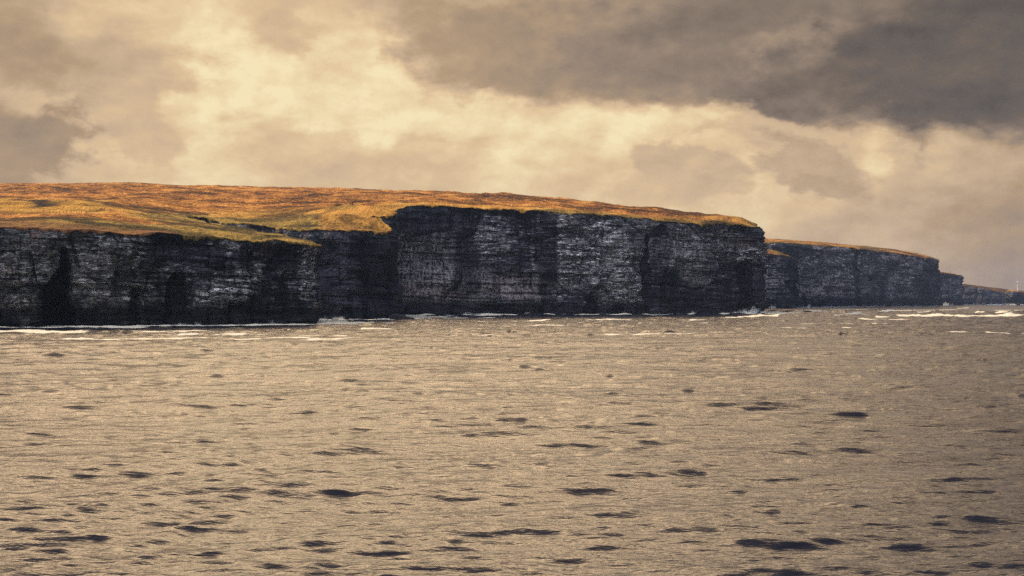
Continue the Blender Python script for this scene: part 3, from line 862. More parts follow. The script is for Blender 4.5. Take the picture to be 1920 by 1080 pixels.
FC = [('slate', (800, 408, 74, 30), 0.95), ('slate', (790, 580, 120, 14), 0.7), ('slate', (735, 560, 16, 70), 0.5), ('streak', (805, 500, 70, 76), 1.0), ('streak', (775, 470, 40, 46), 0.8), ('streak', (885, 540, 30, 40), 0.4), ('streak', (955, 540, 60, 24), 0.7), ('streak', (760, 555, 34, 16), 0.7),
      ('rust', (955, 535, 58, 26), 0.35), ('rust', (800, 552, 60, 14), 0.45), ('rust', (740, 560, 20, 14), 0.3), ('damp_shade', (800, 412, 62, 24), 0.35), ('damp_shade', (870, 490, 22, 80), 0.7),
      ('damp_shade', (1028, 480, 22, 110), 0.75), ('pale', (1120, 460, 78, 60), 0.75), ('pale', (1050, 500, 44, 60), 0.5), ('pale', (1180, 520, 32, 50), 0.7), ('pale', (920, 450, 30, 40), 0.4),
      ('pale', (1050, 425, 14, 26), 0.6), ('pale', (1280, 470, 60, 40), 0.35), ('pale', (1340, 450, 40, 40), 0.3), ('pale', (1190, 560, 30, 14), 0.5), ('pale', (1392, 478, 34, 14), 0.8),
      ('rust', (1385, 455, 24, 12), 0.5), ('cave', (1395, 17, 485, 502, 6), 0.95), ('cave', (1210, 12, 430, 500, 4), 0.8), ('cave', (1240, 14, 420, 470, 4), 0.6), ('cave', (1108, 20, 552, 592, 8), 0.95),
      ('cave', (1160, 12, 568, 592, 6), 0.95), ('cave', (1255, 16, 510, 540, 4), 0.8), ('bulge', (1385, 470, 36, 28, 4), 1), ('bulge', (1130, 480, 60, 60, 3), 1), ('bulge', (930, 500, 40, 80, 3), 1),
      ('damp_shade', (1300, 565, 120, 22), 0.8), ('damp_shade', (1000, 578, 120, 12), 0.8), ('damp_shade', (1385, 550, 30, 30), 0.6), ('streak', (1300, 480, 40, 50), 0.25), ('streak', (1180, 440, 40, 60), 0.2)]
for key, cut, feats, lab, sd, kw in (
        ('A', cutA, FA, 'nearest dark sea cliff with a tall cave cleft, on the near left shore', 0, dict(dz=0.36, foot=1.6, batter=2.0)),
        ('B', cutB, FB, 'short smooth dark cliff set back between the two long headlands', 100, dict(dz=0.45, batter=2.5)),
        ('C', cutC, FC, 'longest and tallest dark layered cliff face in the middle of the view', 200, dict(dz=0.5, batter=3.5, k=1.25))):
    e = coastD[cut]
    s = coastS[cut]
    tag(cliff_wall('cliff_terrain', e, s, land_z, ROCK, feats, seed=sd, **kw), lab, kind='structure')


# ------------------------------------------------------------------ separate headlands further along the coast
def headland(label, nodes, ridge, ds, dz, feats, seed, k, mat=ROCK_FAR, batter=4.0, under=0.0, name='headland_terrain', grass=0.5, peat_shade=0.1, as_thing=None, amp=1.0, step=9.0):
    P = np.array([W3(*c) for c in nodes])
    P = np.vstack([P, P[:1]])
    Q = catmull(P, 10)
    E, s = rough_coast(Q, ds, amp, seed, k)
    E[-1] = E[0]
    zc = tps(np.vstack([P[:-1], np.array([W3(*c) for c in ridge])]), 2e-5)

    def zf(x, y):
        return zc(x, y) + fbm(x / 25, y / 40, seed + 1, 4) * 2.2 * k * 0.6
    if as_thing:
        root = empty(name, (P[:-1, 0].mean(), P[:-1, 1].mean(), 0))
        tag(root, label, as_thing)
    else:
        root = empty(name, (P[:-1, 0].mean(), P[:-1, 1].mean(), 0))
        tag(root, label, kind='structure')
    c0 = np.array(root.location)
    w = cliff_wall('cliff_face', E, s, zf, mat, feats, dz=dz, seed=seed, k=k, batter=batter, under=under)

    def dens(x0, x1, y0, y1):
        gx, gy = np.meshgrid(np.arange(x0, x1, step), np.arange(y0, y1, step * 1.3))
        gx = gx + rng.uniform(-.3, .3, gx.shape) * step
        gy = gy + rng.uniform(-.3, .3, gy.shape) * step
        return np.stack([gx.ravel(), gy.ravel()], 1)

    def at(V):
        n = fbm(V[:, 0] / 30, V[:, 1] / 30, seed + 5, 4)
        return {'gold': np.clip(0.3 + n * 2, 0, 1), 'green': np.clip(grass + n * 2, 0, 1), 'bare': np.zeros(len(V)), 'peat_shade': np.clip(peat_shade + n, 0, .9)}
    ring_e = E[:-1]
    tm = top_mesh('clifftop_turf', ring_e, np.zeros((0, 2)), zf, dens, at, MOOR, lip=1.4 * k)
    for o in (w, tm):
        o.parent = root
        o.matrix_parent_inverse.identity()
        o.data.transform(__import__('mathutils').Matrix.Translation(-Vector(c0)))
    return root


headland('low rounded cliff stub standing just past the end of the tallest headland',
         [(1390, 1950, 470), (1410, 1985, 473), (1440, 2000, 475), (1462, 2008, 477), (1481, 2016, 480), (1488, 2035, 484), (1486, 2062, 483), (1470, 2110, 476), (1430, 2140, 470), (1385, 2080, 468)],
         [(1435, 2060, 467.5), (1460, 2060, 471)], 0.9, 0.8,
         [('damp_shade', (1484, 520, 10, 60), 0.7), ('pale', (1450, 520, 20, 40), 0.25), ('streak', (1440, 540, 20, 30), 0.2), ('rust', (1450, 480, 20, 6), 0.4)], 300, 1.6, batter=8)
headland('long flat-topped headland in the middle distance behind the rounded stub',
         [(1340, 2140, 449), (1400, 2130, 452), (1440, 2140, 454), (1490, 2170, 457), (1540, 2230, 460), (1590, 2300, 464), (1602, 2345, 465), (1618, 2330, 467), (1660, 2410, 472), (1710, 2520, 479),
          (1738, 2590, 483), (1754, 2635, 486), (1759, 2665, 489), (1756, 2740, 488), (1735, 2860, 484), (1660, 3000, 475), (1540, 3000, 465), (1420, 2900, 458), (1340, 2500, 452)],
         [(1440, 2300, 448.5), (1500, 2360, 451.5), (1560, 2440, 456), (1620, 2520, 463), (1690, 2640, 472), (1740, 2700, 479.5), (1400, 2300, 447)], 1.3, 1.1,
         [('pale', (1560, 500, 90, 40), 0.35), ('streak', (1530, 545, 60, 18), 0.5), ('streak', (1600, 550, 30, 14), 0.4), ('damp_shade', (1606, 505, 8, 60), 0.7), ('streak', (1668, 540, 14, 30), 0.7),
          ('streak', (1665, 482, 60, 6), 0.7), ('streak', (1610, 475, 10, 12), 0.7), ('streak', (1556, 466, 24, 10), 0.5), ('pale', (1700, 520, 40, 40), 0.35), ('damp_shade', (1740, 530, 24, 40), 0.6),  # small top-edge streak patches paint sunlit bits into the rock colour
          ('damp_shade', (1660, 475, 60, 0.1), 0.0), ('streak', (1720, 545, 14, 16), 0.5)], 400, 2.0, batter=7)
headland('pale hazy square cliff peeping out beyond the middle-distance headland',
         [(1735, 3200, 510), (1755, 3260, 510), (1775, 3300, 512), (1790, 3320, 514), (1796, 3345, 515.5), (1795, 3420, 515.5), (1780, 3560, 514), (1740, 3600, 512), (1715, 3400, 510)],
         [(1765, 3400, 509.5)], 1.8, 1.6, [('pale', (1770, 545, 20, 20), 0.3)], 500, 2.4, batter=8)
headland('distant low cliff sloping down to the right under the wind turbines',
         [(1720, 3900, 533), (1780, 3720, 533), (1800, 3680, 534), (1822, 3660, 537), (1845, 3640, 541), (1868, 3620, 546), (1890, 3600, 550), (1925, 3600, 551), (1980, 3620, 553), (2080, 3700, 556), (2300, 3900, 560),
          (2300, 4500, 559), (1980, 4600, 556), (1800, 4600, 542)],
         [(1800, 3900, 532), (1830, 3900, 536), (1870, 3900, 543.5), (1900, 4000, 547.5), (2000, 4000, 551)], 2.4, 1.8,
         [('slate', (1900, 560, 260, 40), 0.9)], 600, 2.4, batter=10, grass=0.0, peat_shade=1.6)
headland('small overhanging rock stack in front of the distant low cliffs at the far right',
         [(1886, 3300, 548), (1893, 3288, 545.5), (1903, 3284, 546), (1914, 3290, 547.5), (1919, 3305, 549.5), (1916, 3330, 548), (1903, 3338, 545), (1890, 3325, 544.5)],
         [(1900, 3310, 543.5)], 0.8, 0.7, [('streak', (1896, 552, 3, 8), 0.7), ('damp_shade', (1900, 566, 20, 6), 0.8)], 700, 0.9, batter=-6, under=5.0, name='sea_stack', as_thing='sea stack', amp=0.8, step=4.0)
# rising ground inland that carries the turbines
hx, hy = np.meshgrid(np.linspace(1200, 4200, 160), np.linspace(5600, 7900, 60))
hz = 52 * np.exp(-((hy - 6750) / 520.0) ** 2) * (0.85 + 0.3 * fbm(hx / 600, hy / 600, 91, 3)) * sstep(hx, 1250, 1900) - 3
hv = np.stack([hx, hy, hz], -1).reshape(-1, 3)
z0 = np.zeros(len(hv))
hill = mesh_obj('far_hills', hv, grid_faces(60, 160), MOOR, None, {'gold': z0, 'green': z0, 'bare': z0, 'peat_shade': z0 + .9}, smooth=True)
tag(hill, 'low brown rise beyond the last cliffs', kind='structure')


def hill_z(x, y):
    return 52 * math.exp(-((y - 6750) / 520.0) ** 2) * float(0.85 + 0.3 * fbm(np.array([x / 600]), np.array([y / 600]), 91, 3)[0]) * float(sstep(np.array([x]), 1250, 1900)[0]) - 3


# ------------------------------------------------------------------ the sea
def sea():
    ys = [8.0]
    while ys[-1] < 4300:
        y = ys[-1]
        r = 0.0042 if y < 260 else (0.0030 if y < 900 else (0.006 if y < 1800 else 0.03))
        ys.append(y * (1 + r))
    ys = np.array(ys)
    us = np.concatenate([np.linspace(-1.1, -0.43, 60, endpoint=False), np.linspace(-0.43, 0.43, 1150), np.linspace(0.43, 1.1, 61)[1:]])
    Y = np.broadcast_to(ys[:, None], (len(ys), len(us)))
    X = us[None, :] * Y
    z = np.zeros(Y.shape)
    r = np.random.default_rng(3)
    grp = 0.8 + 0.4 * vn(X / 16, Y / 22, 5)
    sp_r = np.maximum(np.gradient(ys)[:, None], 0.0)
    for i in range(64):
        lam = 0.55 * (26 / 0.55) ** ((i + r.random()) / 64)
        th = math.radians(90 + 12 + r.normal(0, 30 if lam < 1.6 else 15))
        k = 2 * math.pi / lam
        a = (0.041 if lam < 2.6 else 0.0195) / k * (1.0 if lam < 8 else (8 / lam) ** 0.6)
        fade = np.clip((lam / (sp_r * 2.6) - 0.6), 0, 1)
        ok = np.nonzero(fade[:, 0] > 0)[0]
        if not len(ok):
            continue
        m_ = ok.max() + 1
        ph = k * (X[:m_] * math.cos(th) + Y[:m_] * math.sin(th)) + r.random() * 6.28 + 1.2 * vn(X[:m_] / (lam * 4), Y[:m_] / (lam * 4), 100 + i)
        z[:m_] += a * fade[:m_] * (np.sin(ph) + 0.22 * np.cos(2 * ph)) * grp[:m_]
    # slow swell that stays resolved all the way to the cliffs
    z += 0.22 * np.sin(2 * math.pi * (Y * 0.97 + X * 0.2) / 46 + 3 * vn(X / 90, Y / 90, 9)) * np.clip(Y / 200, 0.3, 1) * np.clip(46 / (sp_r * 4), 0, 1)
    # single short steep wavelets, the dark flecks on the water
    def wavelets(n, d0, d1, hh, ww, tt, umax=0.43, pw=1.0):
        D = (d0 ** pw + (d1 ** pw - d0 ** pw) * r.random(n)) ** (1 / pw)
        U = r.uniform(-umax, umax, n)
        sc = np.exp(r.normal(0, 0.27, n))
        for d, u, q in zip(D, U, sc):
            w_, h_, t_ = ww * q * r.uniform(0.7, 1.4), hh * q, tt * q ** 0.6
            sp_ = d * (0.0042 if d < 260 else (0.0030 if d < 900 else 0.006))
            if t_ < 0.8 * sp_:
                ra = 0.8 * sp_ / t_
                t_, h_, w_ = t_ * ra, h_ * ra ** 0.62, w_ * ra ** 0.35
            i0, i1 = np.searchsorted(ys, (d - 3.2 * t_, d + 4.5 * t_))
            j0, j1 = np.searchsorted(us, (u - 2.6 * w_ / d, u + 2.6 * w_ / d))
            if i1 - i0 < 2 or j1 - j0 < 2:
                continue
            xx = (X[i0:i1, j0:j1] - u * d) / w_
            yy = (Y[i0:i1, j0:j1] - d + 0.6 * t_ * np.sin(xx * 2.1 + q * 9) + 0.3 * t_ * np.sin(xx * 5.3 + q * 23) + xx * w_ * (0.10 + 0.2 * np.sin(q * 40))) / t_
            prof = np.where(yy < 0, np.exp(-(yy / 0.75) ** 2), np.exp(-(yy / 1.9) ** 2))
            z[i0:i1, j0:j1] += h_ * prof * np.exp(-xx ** 2 * 1.2)
    wavelets(110, 48, 330, 0.036, 1.7, 0.09, pw=-0.2)
    wavelets(3600, 50, 420, 0.021, 0.8, 0.08, pw=0.3)
    wavelets(5600, 120, 480, 0.046, 1.2, 0.17, pw=0.6)
    wavelets(9000, 400, 1250, 0.13, 2.4, 0.55, pw=0.5)
    # long low crests crossing the near water on the left
    for i, (lam, ang, am) in enumerate(((2.4, -13, 0.030), (1.7, -10, 0.018), (3.3, -17, 0.030))):
        th = math.radians(ang)
        env = np.exp(-((X + 17) / 13) ** 2 - ((Y - 72) / 34) ** 2) * (0.3 + 1.2 * vn(X / 5, Y / 18, 70 + i))
        z += am * env * np.sin(2 * math.pi * (X * math.cos(th) + Y * math.sin(th)) / lam + 1.5 * vn(X / 14, Y / 22, 80 + i))
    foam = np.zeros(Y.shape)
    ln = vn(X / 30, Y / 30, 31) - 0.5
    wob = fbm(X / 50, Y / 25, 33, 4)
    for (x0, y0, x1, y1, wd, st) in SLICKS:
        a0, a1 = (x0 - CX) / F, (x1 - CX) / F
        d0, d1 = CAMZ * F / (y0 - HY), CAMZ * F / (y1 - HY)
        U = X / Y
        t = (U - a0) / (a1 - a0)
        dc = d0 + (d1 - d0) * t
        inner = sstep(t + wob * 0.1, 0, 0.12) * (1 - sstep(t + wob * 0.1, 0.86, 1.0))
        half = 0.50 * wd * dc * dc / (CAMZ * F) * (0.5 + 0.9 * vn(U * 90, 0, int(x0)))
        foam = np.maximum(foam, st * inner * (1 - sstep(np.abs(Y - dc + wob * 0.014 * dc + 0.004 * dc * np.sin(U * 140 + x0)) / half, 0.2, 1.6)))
    # surf along every foot of rock
    surf = np.zeros(Y.shape)
    sel = (Y > 420) & (Y < 1200) & (X > -420) & (X < 230)
    xs, ys_ = X[sel], Y[sel]
    pts = coastD[::10, :2] + normals2d(coastD)[::10] * 3.0
    dmin = np.empty(len(xs))
    for i in range(0, len(xs), 20000):
        d = (xs[i:i + 20000, None] - pts[None, :, 0]) ** 2 + (ys_[i:i + 20000, None] - pts[None, :, 1]) ** 2
        dmin[i:i + 20000] = np.sqrt(d.min(1))
    nz = fbm(xs / 14, ys_ / 14, 44, 4)
    surf[sel] = (1 - sstep(dmin + nz * 30, 10, 30)) * (0.75 + 0.8 * vn(xs / 22, ys_ / 30, 45))
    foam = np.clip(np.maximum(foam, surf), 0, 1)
    shore = sstep(CAMZ * F / np.maximum(Y, 1), 100, 30)       # choppier water beyond about 350 m
    V = np.stack([X, Y, z], -1).reshape(-1, 3)
    f = grid_faces(len(ys), len(us))
    # the same sheet carried on behind and to the sides, a little lower
    R = 4900.0
    b = len(V)
    q = np.array([(-R, -900, -1.6), (5900, -900, -1.6), (5900, 8100, -1.6), (-R, 8100, -1.6)])
    V = np.vstack([V, q])
    f = np.vstack([f, [[b, b + 1, b + 2, b + 3]]])
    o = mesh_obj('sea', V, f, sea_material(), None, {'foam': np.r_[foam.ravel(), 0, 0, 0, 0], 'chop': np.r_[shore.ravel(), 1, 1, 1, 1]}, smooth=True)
    tag(o, 'choppy tan and slate sea with pale slicks near the cliffs', kind='structure')


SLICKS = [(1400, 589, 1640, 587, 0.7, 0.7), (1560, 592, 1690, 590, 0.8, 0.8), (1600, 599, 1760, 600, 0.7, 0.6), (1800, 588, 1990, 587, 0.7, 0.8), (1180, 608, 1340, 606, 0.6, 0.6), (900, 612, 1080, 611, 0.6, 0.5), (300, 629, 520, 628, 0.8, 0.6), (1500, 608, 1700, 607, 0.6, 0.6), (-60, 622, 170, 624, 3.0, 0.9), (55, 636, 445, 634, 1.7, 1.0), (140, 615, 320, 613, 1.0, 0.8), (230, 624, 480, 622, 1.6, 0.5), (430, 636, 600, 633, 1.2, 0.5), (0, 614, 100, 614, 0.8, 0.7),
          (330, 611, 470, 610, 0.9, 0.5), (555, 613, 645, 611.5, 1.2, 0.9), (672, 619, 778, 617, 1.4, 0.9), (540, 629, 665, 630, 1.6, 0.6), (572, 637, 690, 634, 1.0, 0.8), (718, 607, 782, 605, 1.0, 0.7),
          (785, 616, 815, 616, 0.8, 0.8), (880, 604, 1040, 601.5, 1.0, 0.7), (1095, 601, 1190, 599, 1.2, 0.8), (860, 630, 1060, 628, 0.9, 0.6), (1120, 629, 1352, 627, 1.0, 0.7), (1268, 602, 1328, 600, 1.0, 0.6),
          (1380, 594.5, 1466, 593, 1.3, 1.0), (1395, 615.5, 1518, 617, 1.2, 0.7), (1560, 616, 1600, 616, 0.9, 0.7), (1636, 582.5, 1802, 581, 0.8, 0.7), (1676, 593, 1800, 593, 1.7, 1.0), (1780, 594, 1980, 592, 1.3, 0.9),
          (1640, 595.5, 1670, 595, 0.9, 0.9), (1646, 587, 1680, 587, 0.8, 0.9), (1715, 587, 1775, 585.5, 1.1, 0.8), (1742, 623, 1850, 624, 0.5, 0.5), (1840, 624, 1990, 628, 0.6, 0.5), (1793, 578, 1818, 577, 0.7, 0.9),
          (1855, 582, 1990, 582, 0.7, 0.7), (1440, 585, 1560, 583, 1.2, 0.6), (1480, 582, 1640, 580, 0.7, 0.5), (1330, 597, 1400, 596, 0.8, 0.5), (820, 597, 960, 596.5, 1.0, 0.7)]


def sea_material():
    m, N = new_mat('sea_water')
    g = N.n('ShaderNodeNewGeometry')
    P = g.outputs['Position']
    chop = attr(N, 'chop')
    n1 = N.noise(N.vm('MULTIPLY', P, (0.40, 1.0, 0.0)), 2.0, 3, 0.6)
    n2 = N.noise(N.vm('MULTIPLY', P, (0.7, 1.0, 0.0)), 4.5, 4, 0.6)
    n3 = N.noise(N.vm('MULTIPLY', P, (0.35, 1.0, 0.0)), 0.16, 5, 0.62)
    h = N.m('ADD', N.m('MULTIPLY', n1, 0.075), N.m('ADD', N.m('MULTIPLY', n2, 0.015), N.m('MULTIPLY', N.m('MULTIPLY', n3, 1.6), chop)))
    b = N.n('ShaderNodeBump')
    b.inputs['Strength'].default_value = 1.0
    b.inputs['Distance'].default_value = 1.0
    N.l(h, b.inputs['Height'])
    p = N.n('ShaderNodeBsdfPrincipled')
    p.inputs['Base Color'].default_value = (0.016, 0.018, 0.030, 1)
    p.inputs['Roughness'].default_value = 0.12
    p.inputs['IOR'].default_value = 1.62
    N.l(b.outputs[0], p.inputs['Normal'])
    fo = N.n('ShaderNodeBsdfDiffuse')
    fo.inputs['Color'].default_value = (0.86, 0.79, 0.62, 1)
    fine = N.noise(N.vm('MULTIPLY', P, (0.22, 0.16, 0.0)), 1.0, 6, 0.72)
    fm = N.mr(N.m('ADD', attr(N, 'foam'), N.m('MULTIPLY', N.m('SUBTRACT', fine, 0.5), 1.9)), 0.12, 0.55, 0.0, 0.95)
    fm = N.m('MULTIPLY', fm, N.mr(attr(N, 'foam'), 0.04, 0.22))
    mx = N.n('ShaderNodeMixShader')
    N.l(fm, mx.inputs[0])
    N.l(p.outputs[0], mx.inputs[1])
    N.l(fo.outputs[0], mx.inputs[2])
    o = N.n('ShaderNodeOutputMaterial')
    N.l(mx.outputs[0], o.inputs[0])
    return m


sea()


# ------------------------------------------------------------------ rock ledges awash
def ledge(label, pts, width, height, seed, tilt=0.0):
    """low bedded skerry along a line of (column, distance) points"""
    P = np.array([[*W3(a, d, 500)[:2], 0.0] for a, d in pts])
    Q, s = resample(P, 0.6)
    n = normals2d(Q)
    prof = [(-1.0, -1.5), (-0.96, 0.1), (-0.9, 0.55), (-0.62, 0.62), (-0.58, 0.95), (0.3, 1.0), (0.7, 0.85), (0.9, 0.4), (1.0, -1.5)]
    u = np.linspace(0, 1, len(s))
    env = np.sqrt(np.clip(1 - np.abs(2 * u - 1) ** 3, 0.02, 1))
    V = []
    for j, (a, h) in enumerate(prof):
        w = width * env * (0.7 + 0.6 * vn(s / 5, j * 0.35, seed))
        z = np.where(h > 0, h * height * (0.35 + 1.1 * vn(s / 7, j * 0.2, seed + 1)) * env + (u - 0.5) * tilt, h)
        V.append(np.c_[Q[:, :2] + n * (-a * w)[:, None] * -1 * -1, z])
    V = np.array(V)[::-1]
    f = grid_faces(len(prof), len(s))
    c0 = Q.mean(0)
    Vf = V.reshape(-1, 3) - np.array([c0[0], c0[1], 0])
    zz = np.zeros(len(Vf))
    o = mesh_obj('rock_ledge', Vf, f, ROCK, None, {'pale': zz, 'streak': zz, 'olive': zz, 'rust': zz, 'slate': zz, 'damp_shade': zz + 0.75})
    o.location = (c0[0], c0[1], 0)
    tag(o, label, 'rock ledge')
    return o


ledge('dark wedge of rock running out from the foot of the set-back short cliff', [(716, 778), (735, 768), (758, 744), (780, 722)], 5.0, 2.2, 801, tilt=-0.8)
ledge('long thin dark reef in the surf off the corner of the tallest headland', [(1424, 1330), (1450, 1290), (1490, 1235), (1512, 1205)], 3.0, 1.1, 811, tilt=-0.5)
ledge('blocky dark rock in the middle of the reef off the tallest headland', [(1506, 1190), (1518, 1180), (1531, 1178)], 4.0, 2.0, 821)
ledge('last thin dark reef tapering out to sea toward the distant headlands', [(1533, 1205), (1550, 1190), (1569, 1180)], 2.6, 1.0, 831)


# ------------------------------------------------------------------ spray thrown up at the cliff feet (not countable: one object)
def spray():
    r = np.random.default_rng(11)
    V, Fc = [], []
    T = np.array([(0, 0, 1), (0.94, 0, -0.33), (-0.47, 0.82, -0.33), (-0.47, -0.82, -0.33)])
    TF = np.array([(0, 1, 2), (0, 2, 3), (0, 3, 1), (1, 3, 2)])
    cen, rad = [], []

    def plume(px, D, w, h, n, lean=0.0, size=0.16):
        x0 = (px - CX) / F * D
        fingers = [(r.normal(0, 0.35) * w, h * r.uniform(0.35, 1.0), r.normal(lean, 0.35), r.uniform(0.06, 0.18) * w) for _ in range(9)]
        for fx, fh, fl, fw in fingers:
            m_ = n // 9
            t = r.random(m_) ** 1.7
            cen.append(np.c_[x0 + fx + fl * t * fh + r.normal(0, 1, m_) * fw * (0.35 + t), D + r.normal(0, 0.8, m_), t * fh + r.random(m_) * 0.2])
            rad.append(size * r.uniform(0.35, 1.2, m_) * (1.2 - 0.7 * t))

    def line(pts, h, dens_, size=0.16):
        for (a, d0), (b, d1) in zip(pts[:-1], pts[1:]):
            n = int(abs(b - a) * dens_)
            u = r.random(n)
            D = d0 + (d1 - d0) * u
            x = (a + (b - a) * u - CX) / F * D
            hh = h * (0.15 + 1.5 * vn(x / 5, 0, 3) ** 2.5)
            t = r.random(n) ** 2
            cen.append(np.c_[x + r.normal(0, .4, n), D + r.normal(0, 1.0, n), hh * t])
            rad.append(size * r.uniform(.3, 1.1, n))
    plume(1410, 1038, 7.0, 6.5, 6000, 0.2, 0.15)
    plume(1398, 1030, 6.0, 4.0, 3000, 0.0, 0.15)
    plume(1380, 1024, 6.0, 2.6, 1600, 0.0, 0.15)
    plume(1424, 1050, 7.0, 3.0, 2400, 0.6, 0.15)
    plume(1358, 1012, 4.0, 2.2, 700)
    plume(1278, 990, 5.0, 1.8, 700)
    plume(1300, 995, 2.0, 3.4, 500)
    plume(635, 728, 6.0, 2.4, 1500, 0.0, 0.12)
    plume(601, 640, 2.5, 3.0, 900, 0.2, 0.1)
    plume(613, 690, 3.0, 3.2, 600, 0.2, 0.1)
    plume(510, 592, 1.0, 2.6, 260, 0, 0.08)
    plume(345, 566, 2.6, 2.0, 360, 0, 0.08)
    plume(372, 570, 2.6, 1.8, 300, 0, 0.08)
    plume(1448, 1900, 5.0, 5.5, 600, 0.2, 0.28)
    plume(1516, 2090, 4.0, 6.5, 500, 0.1, 0.3)
    plume(1570, 1176, 3.0, 2.4, 900, 0.0, 0.2)
    plume(1775, 3080, 12.0, 9.0, 1200, 0.1, 0.45)
    plume(1868, 3300, 30.0, 4.0, 1200, 0.1, 0.4)
    plume(1898, 3200, 22.0, 5.0, 1000, 0.1, 0.4)
    line([(600, 650), (640, 722), (727, 752)], 1.3, 22)
    line([(738, 900), (780, 918), (840, 926), (900, 936), (1000, 946)], 1.8, 20)
    line([(1000, 946), (1100, 955), (1250, 970), (1360, 1008), (1412, 1030)], 1.2, 14)
    line([(770, 890), (790, 905), (850, 915)], 3.2, 26)
    line([(0, 525), (130, 535), (300, 560), (440, 582), (592, 604)], 0.45, 6, 0.1)
    line([(1488, 2020), (1600, 2270), (1760, 2590)], 3.0, 10, 0.35)
    line([(1770, 3150), (1800, 3400), (1880, 3400), (1960, 3400)], 4.0, 12, 0.5)
    C = np.vstack(cen)
    R = np.concatenate(rad)
    V = (C[:, None, :] + T[None] * R[:, None, None] * r.uniform(0.6, 1.3, (len(C), 4, 1))).reshape(-1, 3)
    f = (TF[None] + (np.arange(len(C)) * 4)[:, None, None]).reshape(-1, 3)
    m, N = new_mat('sea_spray')
    finish(N, (0.82, 0.82, 0.80), 0.9)
    o = mesh_obj('sea_spray', V, f, m)
    tag(o, 'white spray bursting at the feet of the cliffs', kind='stuff')


spray()


# ------------------------------------------------------------------ small things on the clifftops and beyond
def tube(p0, p1, r0, r1, n=10):
    p0, p1 = np.array(p0, float), np.array(p1, float)
    d = p1 - p0
    d /= np.linalg.norm(d)
    a = np.cross(d, (0, 0, 1) if abs(d[2]) < 0.9 else (1, 0, 0))
    a /= np.linalg.norm(a)
    b = np.cross(d, a)
    th = np.linspace(0, 2 * math.pi, n, endpoint=False)
    ring = np.cos(th)[:, None] * a + np.sin(th)[:, None] * b
    V = np.vstack([p0 + ring * r0, p1 + ring * r1, [p0], [p1]])
    f = []
    for i in range(n):
        j = (i + 1) % n
        f += [(i, j, n + j), (i, n + j, n + i), (2 * n, j, i), (2 * n + 1, n + i, n + j)]
    return V, np.array(f)


def join(parts):
    V, Fc, b = [], [], 0
    for v, f in parts:
        V.append(v)
        Fc.append(f + b)
        b += len(v)
    return np.vstack(V), np.vstack(Fc)


TURB = simple('turbine_paint', (0.80, 0.79, 0.76), 0.45, 0.5, 0.002, 0.4, 0.04)


def turbine(px, D, hub_row, rot, rad, label):
    x = (px - CX) / F * D
    zh = CAMZ + (HY - hub_row) / F * D
    zg = hill_z(x, D) - 0.5
    root = empty('wind_turbine', (x, D, zg))
    tag(root, label, 'wind turbine', 'wind turbines on the far rise')
    H = zh - zg
    segs = []
    for i in range(6):
        a, b = i / 6, (i + 1) / 6
        segs.append(tube((0, 0, H * a), (0, 0, H * b), 3.2 - 1.5 * a, 3.2 - 1.5 * b, 14))
    mesh_obj('tower', *join(segs), TURB, root, smooth=False)
    mesh_obj('nacelle', *join([tube((0, -5, H + 1), (0, -2, H + 1), 1.6, 2.3, 10), tube((0, -2, H + 1), (0, 8, H + 1), 2.3, 1.8, 10)]), TURB, root)
    mesh_obj('hub', *join([tube((0, -7.6, H + 1), (0, -6.6, H + 1), 0.5, 1.5, 10), tube((0, -6.6, H + 1), (0, -5, H + 1), 1.5, 1.7, 10)]), TURB, root)
    for k in range(3):
        th = math.radians(rot + 120 * k)
        st = [(0.0, 0.9, 0.9), (0.08, 1.0, 0.8), (0.2, 2.1, 0.5), (0.5, 1.5, 0.3), (0.85, 0.8, 0.15), (1.0, 0.25, 0.06)]
        V = []
        for t, w, dth in st:
            c = np.array((math.sin(th), 0, math.cos(th))) * (1.2 + t * rad)
            side = np.array((math.cos(th), 0, -math.sin(th)))
            for a_, b_ in ((-0.4, 0), (0, 1), (0.6, 0), (0, -1)):
                V.append(c + side * a_ * w * 2 + np.array((0, -5.8 + b_ * dth, 0)) + (0, 0, H + 1))
        f = []
        for i in range(len(st) - 1):
            for j in range(4):
                a_, b_ = i * 4 + j, i * 4 + (j + 1) % 4
                f += [(a_, b_, b_ + 4), (a_, b_ + 4, a_ + 4)]
        f += [(0, 2, 1), (0, 3, 2), (20, 21, 22), (20, 22, 23)]
        mesh_obj('blade', np.array(V), np.array(f), TURB, root)
    return root


turbine(1908.5, 6600, 528.5, -36, 27, 'white wind turbine rising from behind the flat rock stack, two blades raised in a V')
turbine(1924, 6500, 524.5, -38, 27, 'white wind turbine cut off by the frame edge, one blade leaning into view')

WOOD = simple('weathered_wood', (0.10, 0.085, 0.07), 0.85, 8.0, 0.01)
STONE = simple('cairn_stone', (0.055, 0.055, 0.055), 0.9, 2.0, 0.03)


def ground(px, D):
    x = (px - CX) / F * D
    return x, D, float(land_z(np.array([x]), np.array([D]))[0])


# leaning mast on the hazy cliff
x_, y_ = (1788 - CX) / F * 3335, 3360.0
zz_ = CAMZ + (HY - 516) / F * 3360
V_, F_ = join([tube((0, 0, 0), (0.6, 0, 9), 0.45, 0.38, 8), tube((0.6, 0, 9), (1.0, 0, 14.5), 0.38, 0.2, 8), tube((-0.9, 0, 0), (0.9, 0, 0.8), 0.5, 0.5, 8)])
o = mesh_obj('signal_mast', V_, F_, WOOD)
o.location = (x_, y_, zz_ - 1.0)
tag(o, 'thin leaning mast on top of the pale hazy square cliff', 'mast')


